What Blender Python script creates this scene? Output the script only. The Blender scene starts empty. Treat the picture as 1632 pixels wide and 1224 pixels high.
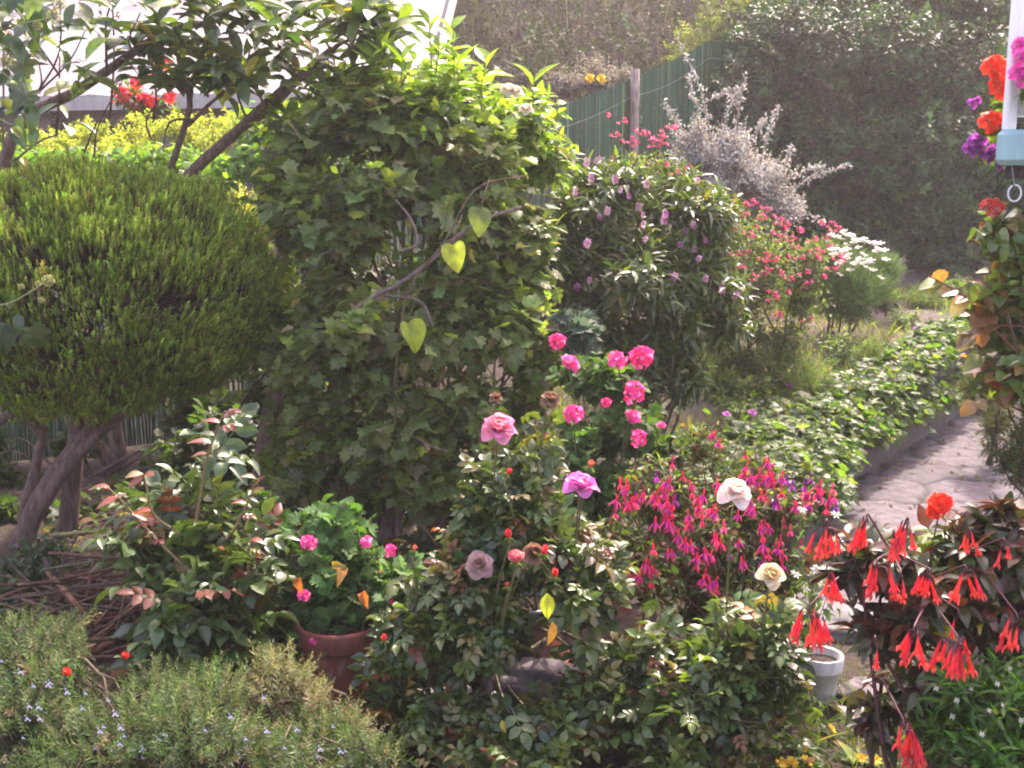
import bpy, math, random
import numpy as np
from mathutils import Vector, Matrix

S = bpy.context.scene
COL = S.collection
rad = math.radians

# ---------------------------------------------------------------- camera
CAM_Z, PITCH, F = 1.65, rad(10.0), 1800.0            # F in pixels of the 1632 px wide photograph
cd = bpy.data.cameras.new("camera")
cd.sensor_width = 36.0
cd.lens = 36.0 * F / 1632.0
cd.clip_start, cd.clip_end = 0.05, 500.0
cam = bpy.data.objects.new("camera", cd)
cam.location = (0, 0, CAM_Z)
cam.rotation_euler = (math.pi / 2 - PITCH, 0, 0)
COL.objects.link(cam)
S.camera = cam

# ---------------------------------------------------------------- world, sun, exposure
SUN_EL, SUN_AZ = rad(50), rad(24)
w = bpy.data.worlds.new("World"); S.world = w; w.use_nodes = True
nt = w.node_tree
bg = nt.nodes["Background"]
sky = nt.nodes.new("ShaderNodeTexSky"); sky.sky_type = 'NISHITA'; sky.sun_disc = False
sky.sun_elevation, sky.sun_rotation = SUN_EL, SUN_AZ
sky.air_density, sky.dust_density, sky.ozone_density = 1.0, 3.0, 0.6
wb = nt.nodes.new("ShaderNodeVectorMath"); wb.operation = 'MULTIPLY'; wb.inputs[1].default_value = (1.22, 0.965, 0.91)   # white balance of the photograph: set for shade
nt.links.new(sky.outputs[0], wb.inputs[0]); nt.links.new(wb.outputs[0], bg.inputs[0]); bg.inputs[1].default_value = 0.15
sl = bpy.data.lights.new("sun", 'SUN'); sl.energy = 2.05; sl.angle = rad(2.0); sl.color = (1.0, 0.90, 0.80)
so = bpy.data.objects.new("sun", sl)
D = Vector((math.sin(SUN_AZ) * math.cos(SUN_EL), math.cos(SUN_AZ) * math.cos(SUN_EL), math.sin(SUN_EL)))
so.rotation_euler = (-D).to_track_quat('-Z', 'Y').to_euler(); so.location = (6, 14, 14)
COL.objects.link(so)
S.view_settings.view_transform = 'Standard'; S.view_settings.look = 'None'
S.view_settings.gamma = 1.0; S.view_settings.exposure = 2.55
S.cycles.filter_width = 2.0
S.cycles.max_bounces = 8; S.cycles.diffuse_bounces = 4; S.cycles.transmission_bounces = 6
S.cycles.sample_clamp_indirect = 6.0

# ---------------------------------------------------------------- numeric helpers
def nrm(a):
    a = np.asarray(a, float)
    return a / np.maximum(np.linalg.norm(a, axis=-1, keepdims=True), 1e-9)

def P(px, py, Y):
    """point of the garden at forward distance Y seen at that place of the photograph"""
    c, s = math.cos(PITCH), math.sin(PITCH)
    u, v = (px - 816) / F, (612 - py) / F
    ry = c + v * s
    t = Y / ry
    return np.array((u * t, Y, CAM_Z + (v * c - s) * t))

XW_Y = [0, 4.5, 5.88, 7.05, 8.25, 9.6, 12, 60]
XW_X = [1.15, 1.18, 1.71, 2.55, 3.41, 4.6, 6.5, 40]
def xwall(Y): return np.interp(Y, XW_Y, XW_X)
def sstep(a, b, x):
    t = np.clip((x - a) / (b - a), 0, 1); return t * t * (3 - 2 * t)
def gz(x, Y):
    """height of the ground"""
    x = np.asarray(x, float); Y = np.asarray(Y, float)
    bed = np.interp(Y, [0, 3.9, 5, 6, 7, 8.5, 9.5, 11, 14, 20, 40, 90], [0, 0, .10, .25, .36, .52, .64, .82, 2.0, 5.8, 10, 12])
    s = xwall(Y) - x
    left = np.interp(Y, [0, 5, 6.5, 8, 9.5, 11, 14, 20, 40, 90], [0, .02, .05, .30, .60, .85, 2.0, 5.8, 10, 12])
    q = sstep(-1.5, .3, x); bed = bed * q + left * (1 - q)
    bed = np.maximum(bed, .27 * sstep(1.6, .3, s) * sstep(4.5, 4.75, Y))
    pth = np.interp(Y, [0, 8.8, 10, 11.5, 14, 20, 40, 90], [-.04, -.04, .3, .75, 2.0, 5.8, 10, 12])
    k = sstep(.04, .14, s)
    k = np.where(Y > 11.9, 1, k)
    lump = .02 * np.sin(5.1 * x + 1.3 * Y) * np.sin(4.3 * Y - .7 * x) + .012 * np.sin(13 * x + 2) * np.sin(11 * Y)
    return bed * k + pth * (1 - k) + lump * (k * .8 + .05)

def on_ground(px, py, lo=2.0, hi=16.0):
    for Y in np.arange(lo, hi, .02):
        p = P(px, py, Y)
        if p[2] <= gz(p[0], p[1]):
            p[2] = gz(p[0], p[1]); return p
    return P(px, py, hi)

def orient(d, up):
    Y = nrm(d); up = np.asarray(up, float)
    Z = up - (up * Y).sum(-1, keepdims=True) * Y
    bad = np.linalg.norm(Z, axis=-1) < 1e-4
    if bad.any():
        Z[bad] = np.cross(Y[bad], np.array([.3, .9, .2]))
    Z = nrm(Z); X = np.cross(Y, Z)
    return np.stack([X, Y, Z], axis=-1)

class Buf:
    def __init__(s): s.v, s.c, s.f, s.m, s.n = [], [], [], [], 0
    def add(s, V, faces, col, mat=0):
        """V (n,k,3) copies of a template of k points; faces: list of (a,q) index arrays; col (3,), (n,3) or (n,k,3)"""
        V = np.asarray(V, float)
        if V.ndim == 2: V = V[None]
        n, k, _ = V.shape
        c = np.asarray(col, float)
        if c.ndim == 1: c = np.broadcast_to(c, (n, k, 3))
        elif c.ndim == 2: c = np.broadcast_to(c[:, None], (n, k, 3))
        s.v.append(V.reshape(-1, 3)); s.c.append(np.array(c).reshape(-1, 3))
        off = s.n + np.arange(n) * k
        for fa in faces:
            if len(fa) == 0: continue
            fa = np.asarray(fa, int)
            s.f.append((off[:, None, None] + fa[None]).reshape(-1, fa.shape[1])); s.m.append(mat)
        s.n += n * k
        return s
    def mesh(s, name, mats, origin=(0, 0, 0), smooth=True):
        me = bpy.data.meshes.new(name)
        v = np.concatenate(s.v) - np.asarray(origin, float)
        c = np.concatenate(s.c)
        lv = np.concatenate([f.ravel() for f in s.f]); tot = np.concatenate([np.full(len(f), f.shape[1]) for f in s.f])
        ls = np.concatenate([[0], np.cumsum(tot)[:-1]])
        mi = np.concatenate([np.full(len(f), m) for f, m in zip(s.f, s.m)])
        me.vertices.add(len(v)); me.vertices.foreach_set("co", v.astype(np.float32).ravel())
        me.loops.add(len(lv)); me.loops.foreach_set("vertex_index", lv.astype(np.int32))
        me.polygons.add(len(ls)); me.polygons.foreach_set("loop_start", ls.astype(np.int32))
        me.polygons.foreach_set("material_index", mi.astype(np.int32))
        me.polygons.foreach_set("use_smooth", np.full(len(ls), smooth))
        for m in (mats if isinstance(mats, (list, tuple)) else [mats]): me.materials.append(m)
        me.update(calc_edges=True)
        a = me.color_attributes.new("col", 'FLOAT_COLOR', 'POINT')
        a.data.foreach_set("color", np.concatenate([c, np.ones((len(c), 1))], 1).astype(np.float32).ravel())
        return me
    def build(s, name, mats, parent=None, smooth=True):
        org = parent_origin(parent)
        o = bpy.data.objects.new(name, s.mesh(name, mats, org, smooth)); COL.objects.link(o)
        if parent is not None: o.parent = parent
        return o

def parent_origin(p):
    z = np.zeros(3)
    while p is not None:
        z = z + np.array(p.location); p = p.parent
    return z

def thing(name, label, cat, loc, group=None):
    o = bpy.data.objects.new(name, None); COL.objects.link(o)
    o.empty_display_size = .1
    o.location = tuple(float(q) for q in loc); o["label"] = label; o["category"] = cat
    if group: o["group"] = group
    return o
def tag(o, label, cat, group=None):
    o["label"] = label; o["category"] = cat
    if group: o["group"] = group
    return o
def kind(o, k, label=None):
    o["kind"] = k
    if label: o["label"] = label
    return o
def part(name, me, parent, pos, R=None, sc=1.0, label=None):
    """a child that shares mesh data; pos is a world position"""
    o = bpy.data.objects.new(name, me); COL.objects.link(o); o.parent = parent
    q = np.asarray(pos, float) - parent_origin(parent)
    M = Matrix.Identity(4)
    if R is not None:
        for i in range(3):
            for j in range(3): M[i][j] = R[i][j]
    o.matrix_local = Matrix.Translation(Vector(q)) @ M @ Matrix.Scale(sc, 4)
    if label: o["label"] = label
    return o
def ground_base(p): return np.array((p[0], p[1], float(gz(p[0], p[1]))))

# ---------------------------------------------------------------- materials
def newmat(name):
    m = bpy.data.materials.new(name); m.use_nodes = True
    n = m.node_tree.nodes; b = n["Principled BSDF"]; return m, n, m.node_tree.links, b
def leaf_mat(name, rough=.38, tr=.38, spec=.5, tint=(1.5, 1.65, .5), coat=0.0, hue=(1.26, 1.30, .86)):
    m, n, l, b = newmat(name)
    at = n.new("ShaderNodeAttribute"); at.attribute_name = "col"
    tc = n.new("ShaderNodeTexCoord"); no = n.new("ShaderNodeTexNoise"); no.inputs["Scale"].default_value = 35; no.inputs["Detail"].default_value = 4
    l.new(tc.outputs["Object"], no.inputs["Vector"])
    mr = n.new("ShaderNodeMapRange"); mr.inputs[1].default_value = .3; mr.inputs[2].default_value = .7; mr.inputs[3].default_value = .72; mr.inputs[4].default_value = 1.28
    l.new(no.outputs["Fac"], mr.inputs[0])
    mu = n.new("ShaderNodeVectorMath"); mu.operation = 'SCALE'; hu = n.new("ShaderNodeVectorMath"); hu.operation = 'MULTIPLY'; hu.inputs[1].default_value = hue
    l.new(at.outputs["Color"], hu.inputs[0]); l.new(hu.outputs[0], mu.inputs[0]); l.new(mr.outputs[0], mu.inputs["Scale"])
    l.new(mu.outputs[0], b.inputs["Base Color"])
    b.inputs["Roughness"].default_value = rough; b.inputs["Specular IOR Level"].default_value = spec
    if coat: b.inputs["Coat Weight"].default_value = coat; b.inputs["Coat Roughness"].default_value = .22
    bp = n.new("ShaderNodeBump"); bp.inputs["Strength"].default_value = .25; bp.inputs["Distance"].default_value = .004
    l.new(no.outputs["Fac"], bp.inputs["Height"]); l.new(bp.outputs[0], b.inputs["Normal"])
    t = n.new("ShaderNodeBsdfTranslucent"); m2 = n.new("ShaderNodeVectorMath"); m2.operation = 'MULTIPLY'; m2.inputs[1].default_value = tint
    l.new(mu.outputs[0], m2.inputs[0]); l.new(m2.outputs[0], t.inputs["Color"])
    mx = n.new("ShaderNodeMixShader"); mx.inputs[0].default_value = tr
    l.new(b.outputs[0], mx.inputs[1]); l.new(t.outputs[0], mx.inputs[2]); l.new(mx.outputs[0], n["Material Output"].inputs[0])
    return m
def attr_mat(name, rough=.7, scale=30, amt=.3, bump=.3, dist=.01, spec=.3, stretch=(1, 1, 1)):
    m, n, l, b = newmat(name)
    at = n.new("ShaderNodeAttribute"); at.attribute_name = "col"
    tc = n.new("ShaderNodeTexCoord"); mp = n.new("ShaderNodeMapping"); mp.inputs["Scale"].default_value = stretch
    no = n.new("ShaderNodeTexNoise"); no.inputs["Scale"].default_value = scale; no.inputs["Detail"].default_value = 8; no.inputs["Roughness"].default_value = .65
    l.new(tc.outputs["Object"], mp.inputs[0]); l.new(mp.outputs[0], no.inputs["Vector"])
    mr = n.new("ShaderNodeMapRange"); mr.inputs[1].default_value = .3; mr.inputs[2].default_value = .7; mr.inputs[3].default_value = 1 - amt; mr.inputs[4].default_value = 1 + amt
    l.new(no.outputs["Fac"], mr.inputs[0])
    mu = n.new("ShaderNodeVectorMath"); mu.operation = 'SCALE'
    l.new(at.outputs["Color"], mu.inputs[0]); l.new(mr.outputs[0], mu.inputs["Scale"]); l.new(mu.outputs[0], b.inputs["Base Color"])
    b.inputs["Roughness"].default_value = rough; b.inputs["Specular IOR Level"].default_value = spec
    bp = n.new("ShaderNodeBump"); bp.inputs["Strength"].default_value = bump; bp.inputs["Distance"].default_value = dist
    l.new(no.outputs["Fac"], bp.inputs["Height"]); l.new(bp.outputs[0], b.inputs["Normal"])
    return m
LEAF = leaf_mat("soft_leaf", .5, .54)
GLOSS = leaf_mat("glossy_leaf", .36, .32, .55, coat=.10)
CROWN = leaf_mat("crown_leaf", .52, .32, .35, hue=(1.0, 1.42, .85))
MATTE = leaf_mat("matte_leaf", .7, .35, .25)
NEEDLE = leaf_mat("needle_leaf", .6, .35, .3, (1.3, 1.4, .6))
SILVER = leaf_mat("silver_leaf", .7, .3, .3, (1.1, 1.1, .95), hue=(1, 1, 1))
PETAL = leaf_mat("petal", .55, .55, .3, (1.15, 1.0, 1.0), hue=(1, 1, 1))
BARK = attr_mat("bark", .9, 46, .6, 1.0, .018, .15, (1, 1, .22))
STEM = attr_mat("green_stem", .55, 40, .2, .1)
CLAY = attr_mat("terracotta", .8, 11, .45, .3, .004)
STONE = attr_mat("stone", .9, 14, .4, .8, .02)
PAINT = attr_mat("paint", .6, 9, .26, .15, .003, .3, (1, 1, .18))
PLASTIC = attr_mat("pot_plastic", .4, 18, .15, .1, .003)
WEAVE = attr_mat("fence_weave", .55, 60, .35, .2, .002)

# ---------------------------------------------------------------- leaf templates (unit length along +Y, face up +Z)
def leaf(n=5, w=.45, peak=.4, fold=.25, curl=.25, tip=1.0, wave=0.0, serr=0.0):
    V, Fq = [], []
    for i in range(n + 1):
        t = i / n
        a = t / peak * .5 if t < peak else .5 + (t - peak) / (1 - peak) * .5
        ww = w * .5 * max(0, math.sin(math.pi * a)) ** (.75 if t < peak else tip)
        if i == 0: ww = .012
        if i == n: ww = .004
        if serr and 0 < i < n: ww *= 1 + serr * (1 if i % 2 else -1)
        z = -curl * t * t
        zz = fold * ww * 2 + wave * math.sin(t * 9)
        V += [(-ww, t, z + zz), (0, t, z), (ww, t, z + fold * ww * 2 - wave * math.sin(t * 9 + 1))]
        if i:
            k = 3 * i
            Fq += [(k - 3, k - 2, k + 1, k), (k - 2, k - 1, k + 2, k + 1)]
    return np.array(V), [np.array(Fq)]
def fanleaf(half, cup=.1, droop=.2, centre=(0, .32), rip=.03, seed=0):
    """leaf from the outline of its right half, from the stalk round to the tip"""
    r = random.Random(seed)
    out = [(x, y) for x, y in half] + [(-x, y) for x, y in reversed(half[1:-1])]
    cx, cy = centre
    V = [(cx, cy, 0)]; n = len(out)
    for k, f in ((1, .55), (2, 1.0)):
        for i, (x, y) in enumerate(out):
            X, Y = cx + (x - cx) * f, cy + (y - cy) * f
            V.append((X, Y, cup * abs(X) * 1.2 - droop * (Y - cy) ** 2 * (1 if Y > cy else .3) + rip * f * r.uniform(-1, 1)))
    T = [(0, 1 + i, 1 + (i + 1) % n) for i in range(n)]
    Q = [(1 + i, 1 + n + i, 1 + n + (i + 1) % n, 1 + (i + 1) % n) for i in range(n)]
    V = np.array(V)[:, [0, 1, 2]]
    return V, [np.array(T), np.array(Q)[:, ::1]]
def compose(parts):
    V, fs, off = [], {}, 0
    for (tv, tf), pos, d, up, sc in parts:
        R = orient(np.array([d], float), np.array([up], float))[0]
        V.append(np.asarray(pos) + sc * tv @ R.T)
        for fa in tf: fs.setdefault(fa.shape[1], []).append(fa + off)
        off += len(tv)
    return np.concatenate(V), [np.concatenate(x) for x in fs.values()]
DIAMOND = (np.array([(0, 0, 0), (.5, .45, .06), (0, 1, -.05), (-.5, .45, .06)]), [np.array([(0, 1, 2, 3)])])
def narrow(w): return (DIAMOND[0] * (w, 1, 1), DIAMOND[1])
def sprig(n, length, w, ang, seed, top=True, turn=2.4, taper=.5):
    r = random.Random(seed); L = []
    for i in range(n):
        t = (i + .5) / n; a = i * turn + r.uniform(-.3, .3)
        rd = np.array((math.cos(a), 0, math.sin(a))); an = ang * r.uniform(.75, 1.2)
        d = rd * math.sin(an) + np.array((0, math.cos(an), 0))
        L.append((narrow(w), (0, t * .92, 0), d, (rd[0] * -1, .8, -rd[2]), length * r.uniform(.8, 1.2) * (1 - taper * t)))
    st = np.array([(-.012, 0, 0), (.012, 0, 0), (.006, .95, 0), (-.006, .95, 0)])
    L.append(((st, [np.array([(0, 1, 2, 3)])]), (0, 0, 0), (0, 1, 0), (0, 0, 1), 1))
    return compose(L)
OVATE = [leaf(5, .55, .38, f, c, 1.1) for f, c in ((.2, .15), (.35, .35), (.12, .5))]
LANCE = [leaf(5, .27, .45, f, c, .9) for f, c in ((.3, .15), (.4, .4), (.2, .6))]
OBOV = [leaf(5, .38, .6, f, c, .75) for f, c in ((.25, .15), (.35, .4), (.15, .3))]
ROUND = [leaf(6, .85, .45, f, c, .7, .02, .06) for f, c in ((.18, .15), (.3, .4), (.1, .6))]
SMALL = [leaf(2, .55, .5, f, c) for f, c in ((.2, .2), (.4, .4))]
_lob = [(0, .06), (.20, -.10), (.36, -.06), (.44, .06), (.34, .16), (.52, .22), (.60, .42), (.46, .44), (.34, .46), (.38, .62), (.30, .74), (.18, .72), (.10, .86), (0, 1.0)]
LOBED = [fanleaf(_lob, c, d, rip=.035, seed=i) for i, (c, d) in enumerate(((.1, .25), (.28, .5), (-.12, .35), (.18, .1)))]
_sc = [(0, .05), (.18, -.16), (.34, -.18), (.42, -.05), (.56, 0), (.55, .16), (.66, .28), (.56, .40), (.56, .56), (.42, .58), (.36, .76), (.22, .72), (.12, .86), (0, .80)]
SCALLOP = [fanleaf(_sc, c, d, (0, .3), .05, 20 + i) for i, (c, d) in enumerate(((.3, .1), (.15, .4), (.35, .3)))]
_cut = [(0, .05), (.22, -.12), (.30, .08), (.5, -.05), (.44, .18), (.66, .22), (.46, .34), (.62, .52), (.36, .48), (.42, .76), (.2, .62), (.14, .9), (.06, .74), (0, 1.0)]
CUTLEAF = [fanleaf(_cut, c, d, (0, .3), .05, 30 + i) for i, (c, d) in enumerate(((.2, .2), (.05, .45), (.3, .3)))]
_heart = [(0, .06), (.10, -.01), (.24, -.03), (.36, .06), (.41, .24), (.39, .42), (.31, .60), (.19, .80), (.08, .93), (0, 1.0)]
HEART = [fanleaf(_heart, .32, .25, (0, .35), .015, 41), fanleaf(_heart, .5, .45, (0, .35), .03, 42), fanleaf(_heart, -.2, .5, (0, .35), .04, 43)]
def rose_leaf(fold, curl, seed):
    lf = leaf(5, .62, .45, fold, curl, .8, .015, .05); r = random.Random(seed); L = []
    for t, sd in ((.28, -1), (.28, 1), (.58, -1), (.58, 1)):
        L.append((lf, (0, t, 0), (sd * .9, .5, r.uniform(-.2, .1)), (r.uniform(-.2, .2), 0, 1), .40))
    L.append((lf, (0, .72, 0), (0, 1, -.1), (0, 0, 1), .46))
    L.append((leaf(2, .03, .5, 0, 0), (0, 0, 0), (0, 1, 0), (0, 0, 1), .75))
    return compose(L)
ROSELEAF = [rose_leaf(.2, .15, 1), rose_leaf(.35, .4, 2), rose_leaf(.1, .3, 3)]
def spray(tpl, n, sc, seed, spread=1.0):
    r = random.Random(seed); L = []
    for i in range(n):
        t = i / n; a = i * 2.4
        L.append((tpl, (r.uniform(-.05, .05), t * .9, r.uniform(-.05, .05)), (math.cos(a) * spread, .5 + .3 * t, math.sin(a) * spread * .7), (math.cos(a) * -.3, .7, .5), sc * r.uniform(.7, 1.2)))
    return compose(L)
HEATH = [sprig(14, .34, .36, .5, s, taper=.35) for s in (1, 2, 3)]
ROSEM = [sprig(20, .26, .20, .85, s, taper=.5) for s in (4, 5, 6)]
FEATHER = [sprig(18, .34, .15, .8, s) for s in (7, 8, 9)]
BOXY = [spray(SMALL[0], 9, .36, 11), spray(SMALL[1], 9, .36, 12), spray(SMALL[0], 7, .42, 13)]

# ---------------------------------------------------------------- growth
def frame_of(ax):
    a = nrm(ax); ref = np.where(np.abs(a[:, 2:3]) > .9, np.array([[1., 0, 0]]), np.array([[0, 0, 1.]]))
    u = nrm(np.cross(a, ref)); v = np.cross(a, u); return u, v
def B(px, py, Y, rx, ry, rd=None):
    c = P(px, py, Y); k = Y / F
    return (c, np.array((rx * k, rd if rd else (rx + ry) * .5 * k, ry * k)))
def grow(seed, blobs, n, sub=7, subr=.45, shell=.45, up=.5, jit=.35, ground=True):
    """n shoot tips clumped through the volume of some ellipsoids -> tips, axes, clump centres"""
    r = np.random.default_rng(seed)
    wts = np.array([(R[0] * R[1] * R[2]) ** (2 / 3) for c, R in blobs]); wts /= wts.sum()
    T, A, C = [], [], []
    for (c, R), wt in zip(blobs, wts):
        m = max(1, int(round(n * wt)))
        dv = nrm(r.normal(size=(sub, 3)))
        sc = np.concatenate([c[None], c + dv * R * (1 - subr * .75) * r.uniform(.75, 1.08, (sub, 1))])
        k = r.integers(0, sub + 1, m)
        d = nrm(r.normal(size=(m, 3)))
        rr = np.where(k == 0, .8, subr * r.uniform(.8, 1.25, m))
        p = sc[k] + d * R * (rr * r.random(m) ** shell)[:, None]
        ax = nrm(nrm((p - c) / R) + nrm(d) * .4 + np.array((0, 0, up)) + r.normal(size=(m, 3)) * jit)
        T.append(p); A.append(ax); C.append(sc[k])
    T, A, C = map(np.concatenate, (T, A, C))
    if ground:
        ok = T[:, 2] > gz(T[:, 0], T[:, 1]) + .02
        T, A, C = T[ok], A[ok], C[ok]
    return T, A, C
def palette(r, n, cols, jit=.16):
    """cols: list of (weight, rgb)"""
    wt = np.array([c[0] for c in cols], float); wt /= wt.sum()
    base = np.array([c[1] for c in cols])[r.choice(len(cols), n, p=wt)]
    return np.clip(base * np.exp(r.normal(0, jit, (n, 1))) * np.exp(r.normal(0, jit * .4, (n, 3))), .002, .95)
def put(buf, r, tpls, pos, d, up, size, col, mat=0, tip=0.0):
    which = r.integers(0, len(tpls), len(pos))
    R = orient(d, up)
    for i, (tv, tf) in enumerate(tpls):
        k = which == i
        if not k.any(): continue
        V = pos[k][:, None] + size[k][:, None, None] * np.einsum('nij,kj->nki', R[k], tv)
        c = col[k]
        if tip: c = c[:, None] * (1 + tip * (np.clip(tv[:, 1], 0, 1) - .5))[None, :, None]      # young shoot ends are paler
        buf.add(V, tf, c, mat)
def leaves(buf, seed, T, A, tpls, size, cols, per=5, shoot=.12, ang=1.05, droop=.25, opposite=False, young=None, mat=0, light=.6, jit=.16, tip=0.0, ):
    r = np.random.default_rng(seed + 1000); n = len(T)
    u, v = frame_of(A); ph = r.uniform(0, 6.28, n)
    tint = np.exp(r.normal(0, .16, (n, 1)))
    for j in range(per):
        t = j / max(1, per - 1) if per > 1 else 0
        a = ph + ((j // 2) * 1.57 + (j % 2) * 3.14 if opposite else j * 2.4) + r.normal(0, .25, n)
        tt = ((j // 2) / max(1, (per - 1) // 2)) if opposite else t
        rd = u * np.cos(a)[:, None] + v * np.sin(a)[:, None]
        an = ang * (.55 + .45 * tt) * r.uniform(.8, 1.2, n)
        d = A * np.cos(an)[:, None] + rd * np.sin(an)[:, None]
        d[:, 2] -= droop * r.uniform(.3, 1.4, n)
        pos = T - A * (shoot * tt)
        up = A * .6 + np.array((0, 0, light)) + r.normal(0, .22, (n, 3))
        col = palette(r, n, young if (young and tt < .3) else cols, jit) * tint
        put(buf, r, tpls, pos, d, up, size * r.uniform(.65, 1.15, n) * (.7 + .3 * tt), col, mat, tip)
def tubes(buf, paths, radii, col, sides=4, mat=0):
    """paths (N,m,3), radii (N,m)"""
    paths = np.asarray(paths, float)
    if paths.ndim == 2: paths = paths[None]
    N, m, _ = paths.shape
    radii = np.broadcast_to(np.asarray(radii, float), (N, m))
    t = nrm(np.gradient(paths, axis=1))
    main = nrm(paths[:, -1] - paths[:, 0]); u, v = frame_of(main)
    X = u[:, None] - (u[:, None] * t).sum(-1, keepdims=True) * t; X = nrm(X); Z = np.cross(t, X)
    a = np.arange(sides) * 2 * math.pi / sides
    V = paths[:, :, None] + radii[:, :, None, None] * (X[:, :, None] * np.cos(a)[:, None] + Z[:, :, None] * np.sin(a)[:, None])
    V = V.reshape(N, m * sides, 3)
    Fq = [(i * sides + j, i * sides + (j + 1) % sides, (i + 1) * sides + (j + 1) % sides, (i + 1) * sides + j) for i in range(m - 1) for j in range(sides)]
    cap = [tuple((m - 1) * sides + j for j in range(sides))]
    buf.add(V, [np.array(Fq), np.array(cap)], col, mat)
def curve(pts, n=10):
    pts = np.asarray(pts, float)
    if len(pts) == 2: pts = np.array([pts[0], (pts[0] + pts[1]) / 2, pts[1]])
    p = np.concatenate([[2 * pts[0] - pts[1]], pts, [2 * pts[-1] - pts[-2]]]); out = []
    seg = len(pts) - 1
    for q in np.linspace(0, seg - 1e-6, n):
        i = int(q); t = q - i; a, b, c, d = p[i:i + 4]
        out.append(.5 * ((2 * b) + (c - a) * t + (2 * a - 5 * b + 4 * c - d) * t * t + (3 * b - a - 3 * c + d) * t ** 3))
    return np.array(out)
def branch(buf, pts, r0, r1, col, n=10, sides=6, mat=0):
    c = curve(pts, n); tubes(buf, c, np.linspace(r0, r1, n), col, sides, mat)
def twigs(buf, seed, C, T, A, back, rad_, col, frac=1.0, mat=0):
    r = np.random.default_rng(seed + 5); k = r.random(len(T)) < frac
    C, T, A = C[k], T[k], A[k]
    if not len(T): return
    e = T - A * back; mid = (C + e) / 2 + r.normal(0, .02, e.shape) + np.array((0, 0, -.015))
    paths = np.stack([C, mid, e, T], 1)
    tubes(buf, paths, np.array([rad_, rad_ * .8, rad_ * .55, rad_ * .3])[None], palette(r, len(T), [(1, col)], .2), 3, mat)
def mains(buf, seed, base, blobs, r0, r1, col, per=3, sides=6, spread=.08, sub=.7):
    r = np.random.default_rng(seed + 9)
    for c, R in blobs:
        for k in range(per):
            e = c + nrm(r.normal(size=3)) * R * sub * r.random()
            b = np.asarray(base) + np.append(r.normal(0, spread, 2), 0); b[2] -= .05
            m1 = b + (e - b) * .35 + r.normal(0, .05, 3); m2 = b + (e - b) * .7 + r.normal(0, .05, 3)
            branch(buf, [b, m1, m2, e], r0 * r.uniform(.7, 1.1), r1, np.array(col) * r.uniform(.8, 1.2), 9, sides)

# ---------------------------------------------------------------- solids
def lathe(buf, prof, c, col, n=28, mat=0, squash=(1, 1)):
    prof = np.array(prof, float); a = np.arange(n) * 2 * math.pi / n
    V = np.stack([np.outer(prof[:, 0], np.cos(a)) * squash[0], np.outer(prof[:, 0], np.sin(a)) * squash[1], np.repeat(prof[:, 1:2], n, 1)], -1).reshape(-1, 3) + np.asarray(c)
    m = len(prof)
    Fq = [(i * n + j, i * n + (j + 1) % n, (i + 1) * n + (j + 1) % n, (i + 1) * n + j) for i in range(m - 1) for j in range(n)]
    buf.add(V, [np.array(Fq)], col, mat)
def box(buf, a, b, col, mat=0, bev=.006):
    """a box with chamfered edges between corners a and b"""
    a, b = np.minimum(a, b).astype(float), np.maximum(a, b).astype(float); c = (a + b) / 2; h = (b - a) / 2
    bev = min(bev, h.min() * .45)
    V, idx = [], {}
    for sx in (-1, 1):
        for sy in (-1, 1):
            for sz in (-1, 1):
                s = np.array((sx, sy, sz))
                for ax in range(3):
                    q = h - bev; q[ax] = h[ax]; idx[(sx, sy, sz, ax)] = len(V); V.append(c + s * q)
    Q, T = [], []
    g = lambda *k: idx[k]
    for ax in range(3):
        o1, o2 = [i for i in range(3) if i != ax]
        for s in (-1, 1):
            q = []
            for p, r_ in ((-1, -1), (1, -1), (1, 1), (-1, 1)):
                k = [0, 0, 0]; k[ax] = s; k[o1] = p; k[o2] = r_; q.append(g(*k, ax))
            if (s == 1) != (ax != 1): q.reverse()
            Q.append(q)
        for p in (-1, 1):
            for r_ in (-1, 1):
                k0 = [0, 0, 0]; k0[o1] = p; k0[o2] = r_; k1 = list(k0); k0[ax] = -1; k1[ax] = 1
                Q.append((g(*k0, o1), g(*k1, o1), g(*k1, o2), g(*k0, o2)))
    for sx in (-1, 1):
        for sy in (-1, 1):
            for sz in (-1, 1): T.append(tuple(g(sx, sy, sz, i) for i in range(3)))
    buf.add(np.array(V), [np.array(Q), np.array(T)], col, mat)

# ================================================================ THE SETTING
# ground: one sheet, finer near the garden
def axis_grid(lo, hi, a, b, fine, coarse):
    q = [a]
    while q[-1] < b: q.append(q[-1] + fine)
    st = fine
    while q[-1] < hi: st = min(coarse, st * 1.35); q.append(q[-1] + st)
    st = fine; pre = [q[0]]
    while pre[-1] > lo: st = min(coarse, st * 1.35); pre.append(pre[-1] - st)
    return np.array(pre[:0:-1] + q)
def sheet(name, xs, ys, hf, colf, mat):
    X, Y = np.meshgrid(xs, ys); Z = hf(X, Y); n, m = X.shape
    V = np.stack([X, Y, Z], -1).reshape(-1, 3)
    i = np.arange(n * m).reshape(n, m)
    Q = np.stack([i[:-1, :-1], i[:-1, 1:], i[1:, 1:], i[1:, :-1]], -1).reshape(-1, 4)
    b = Buf(); b.add(V, [Q], colf(X, Y).reshape(1, -1, 3)); return b.build(name, mat)
rg = np.random.default_rng(3)
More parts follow.
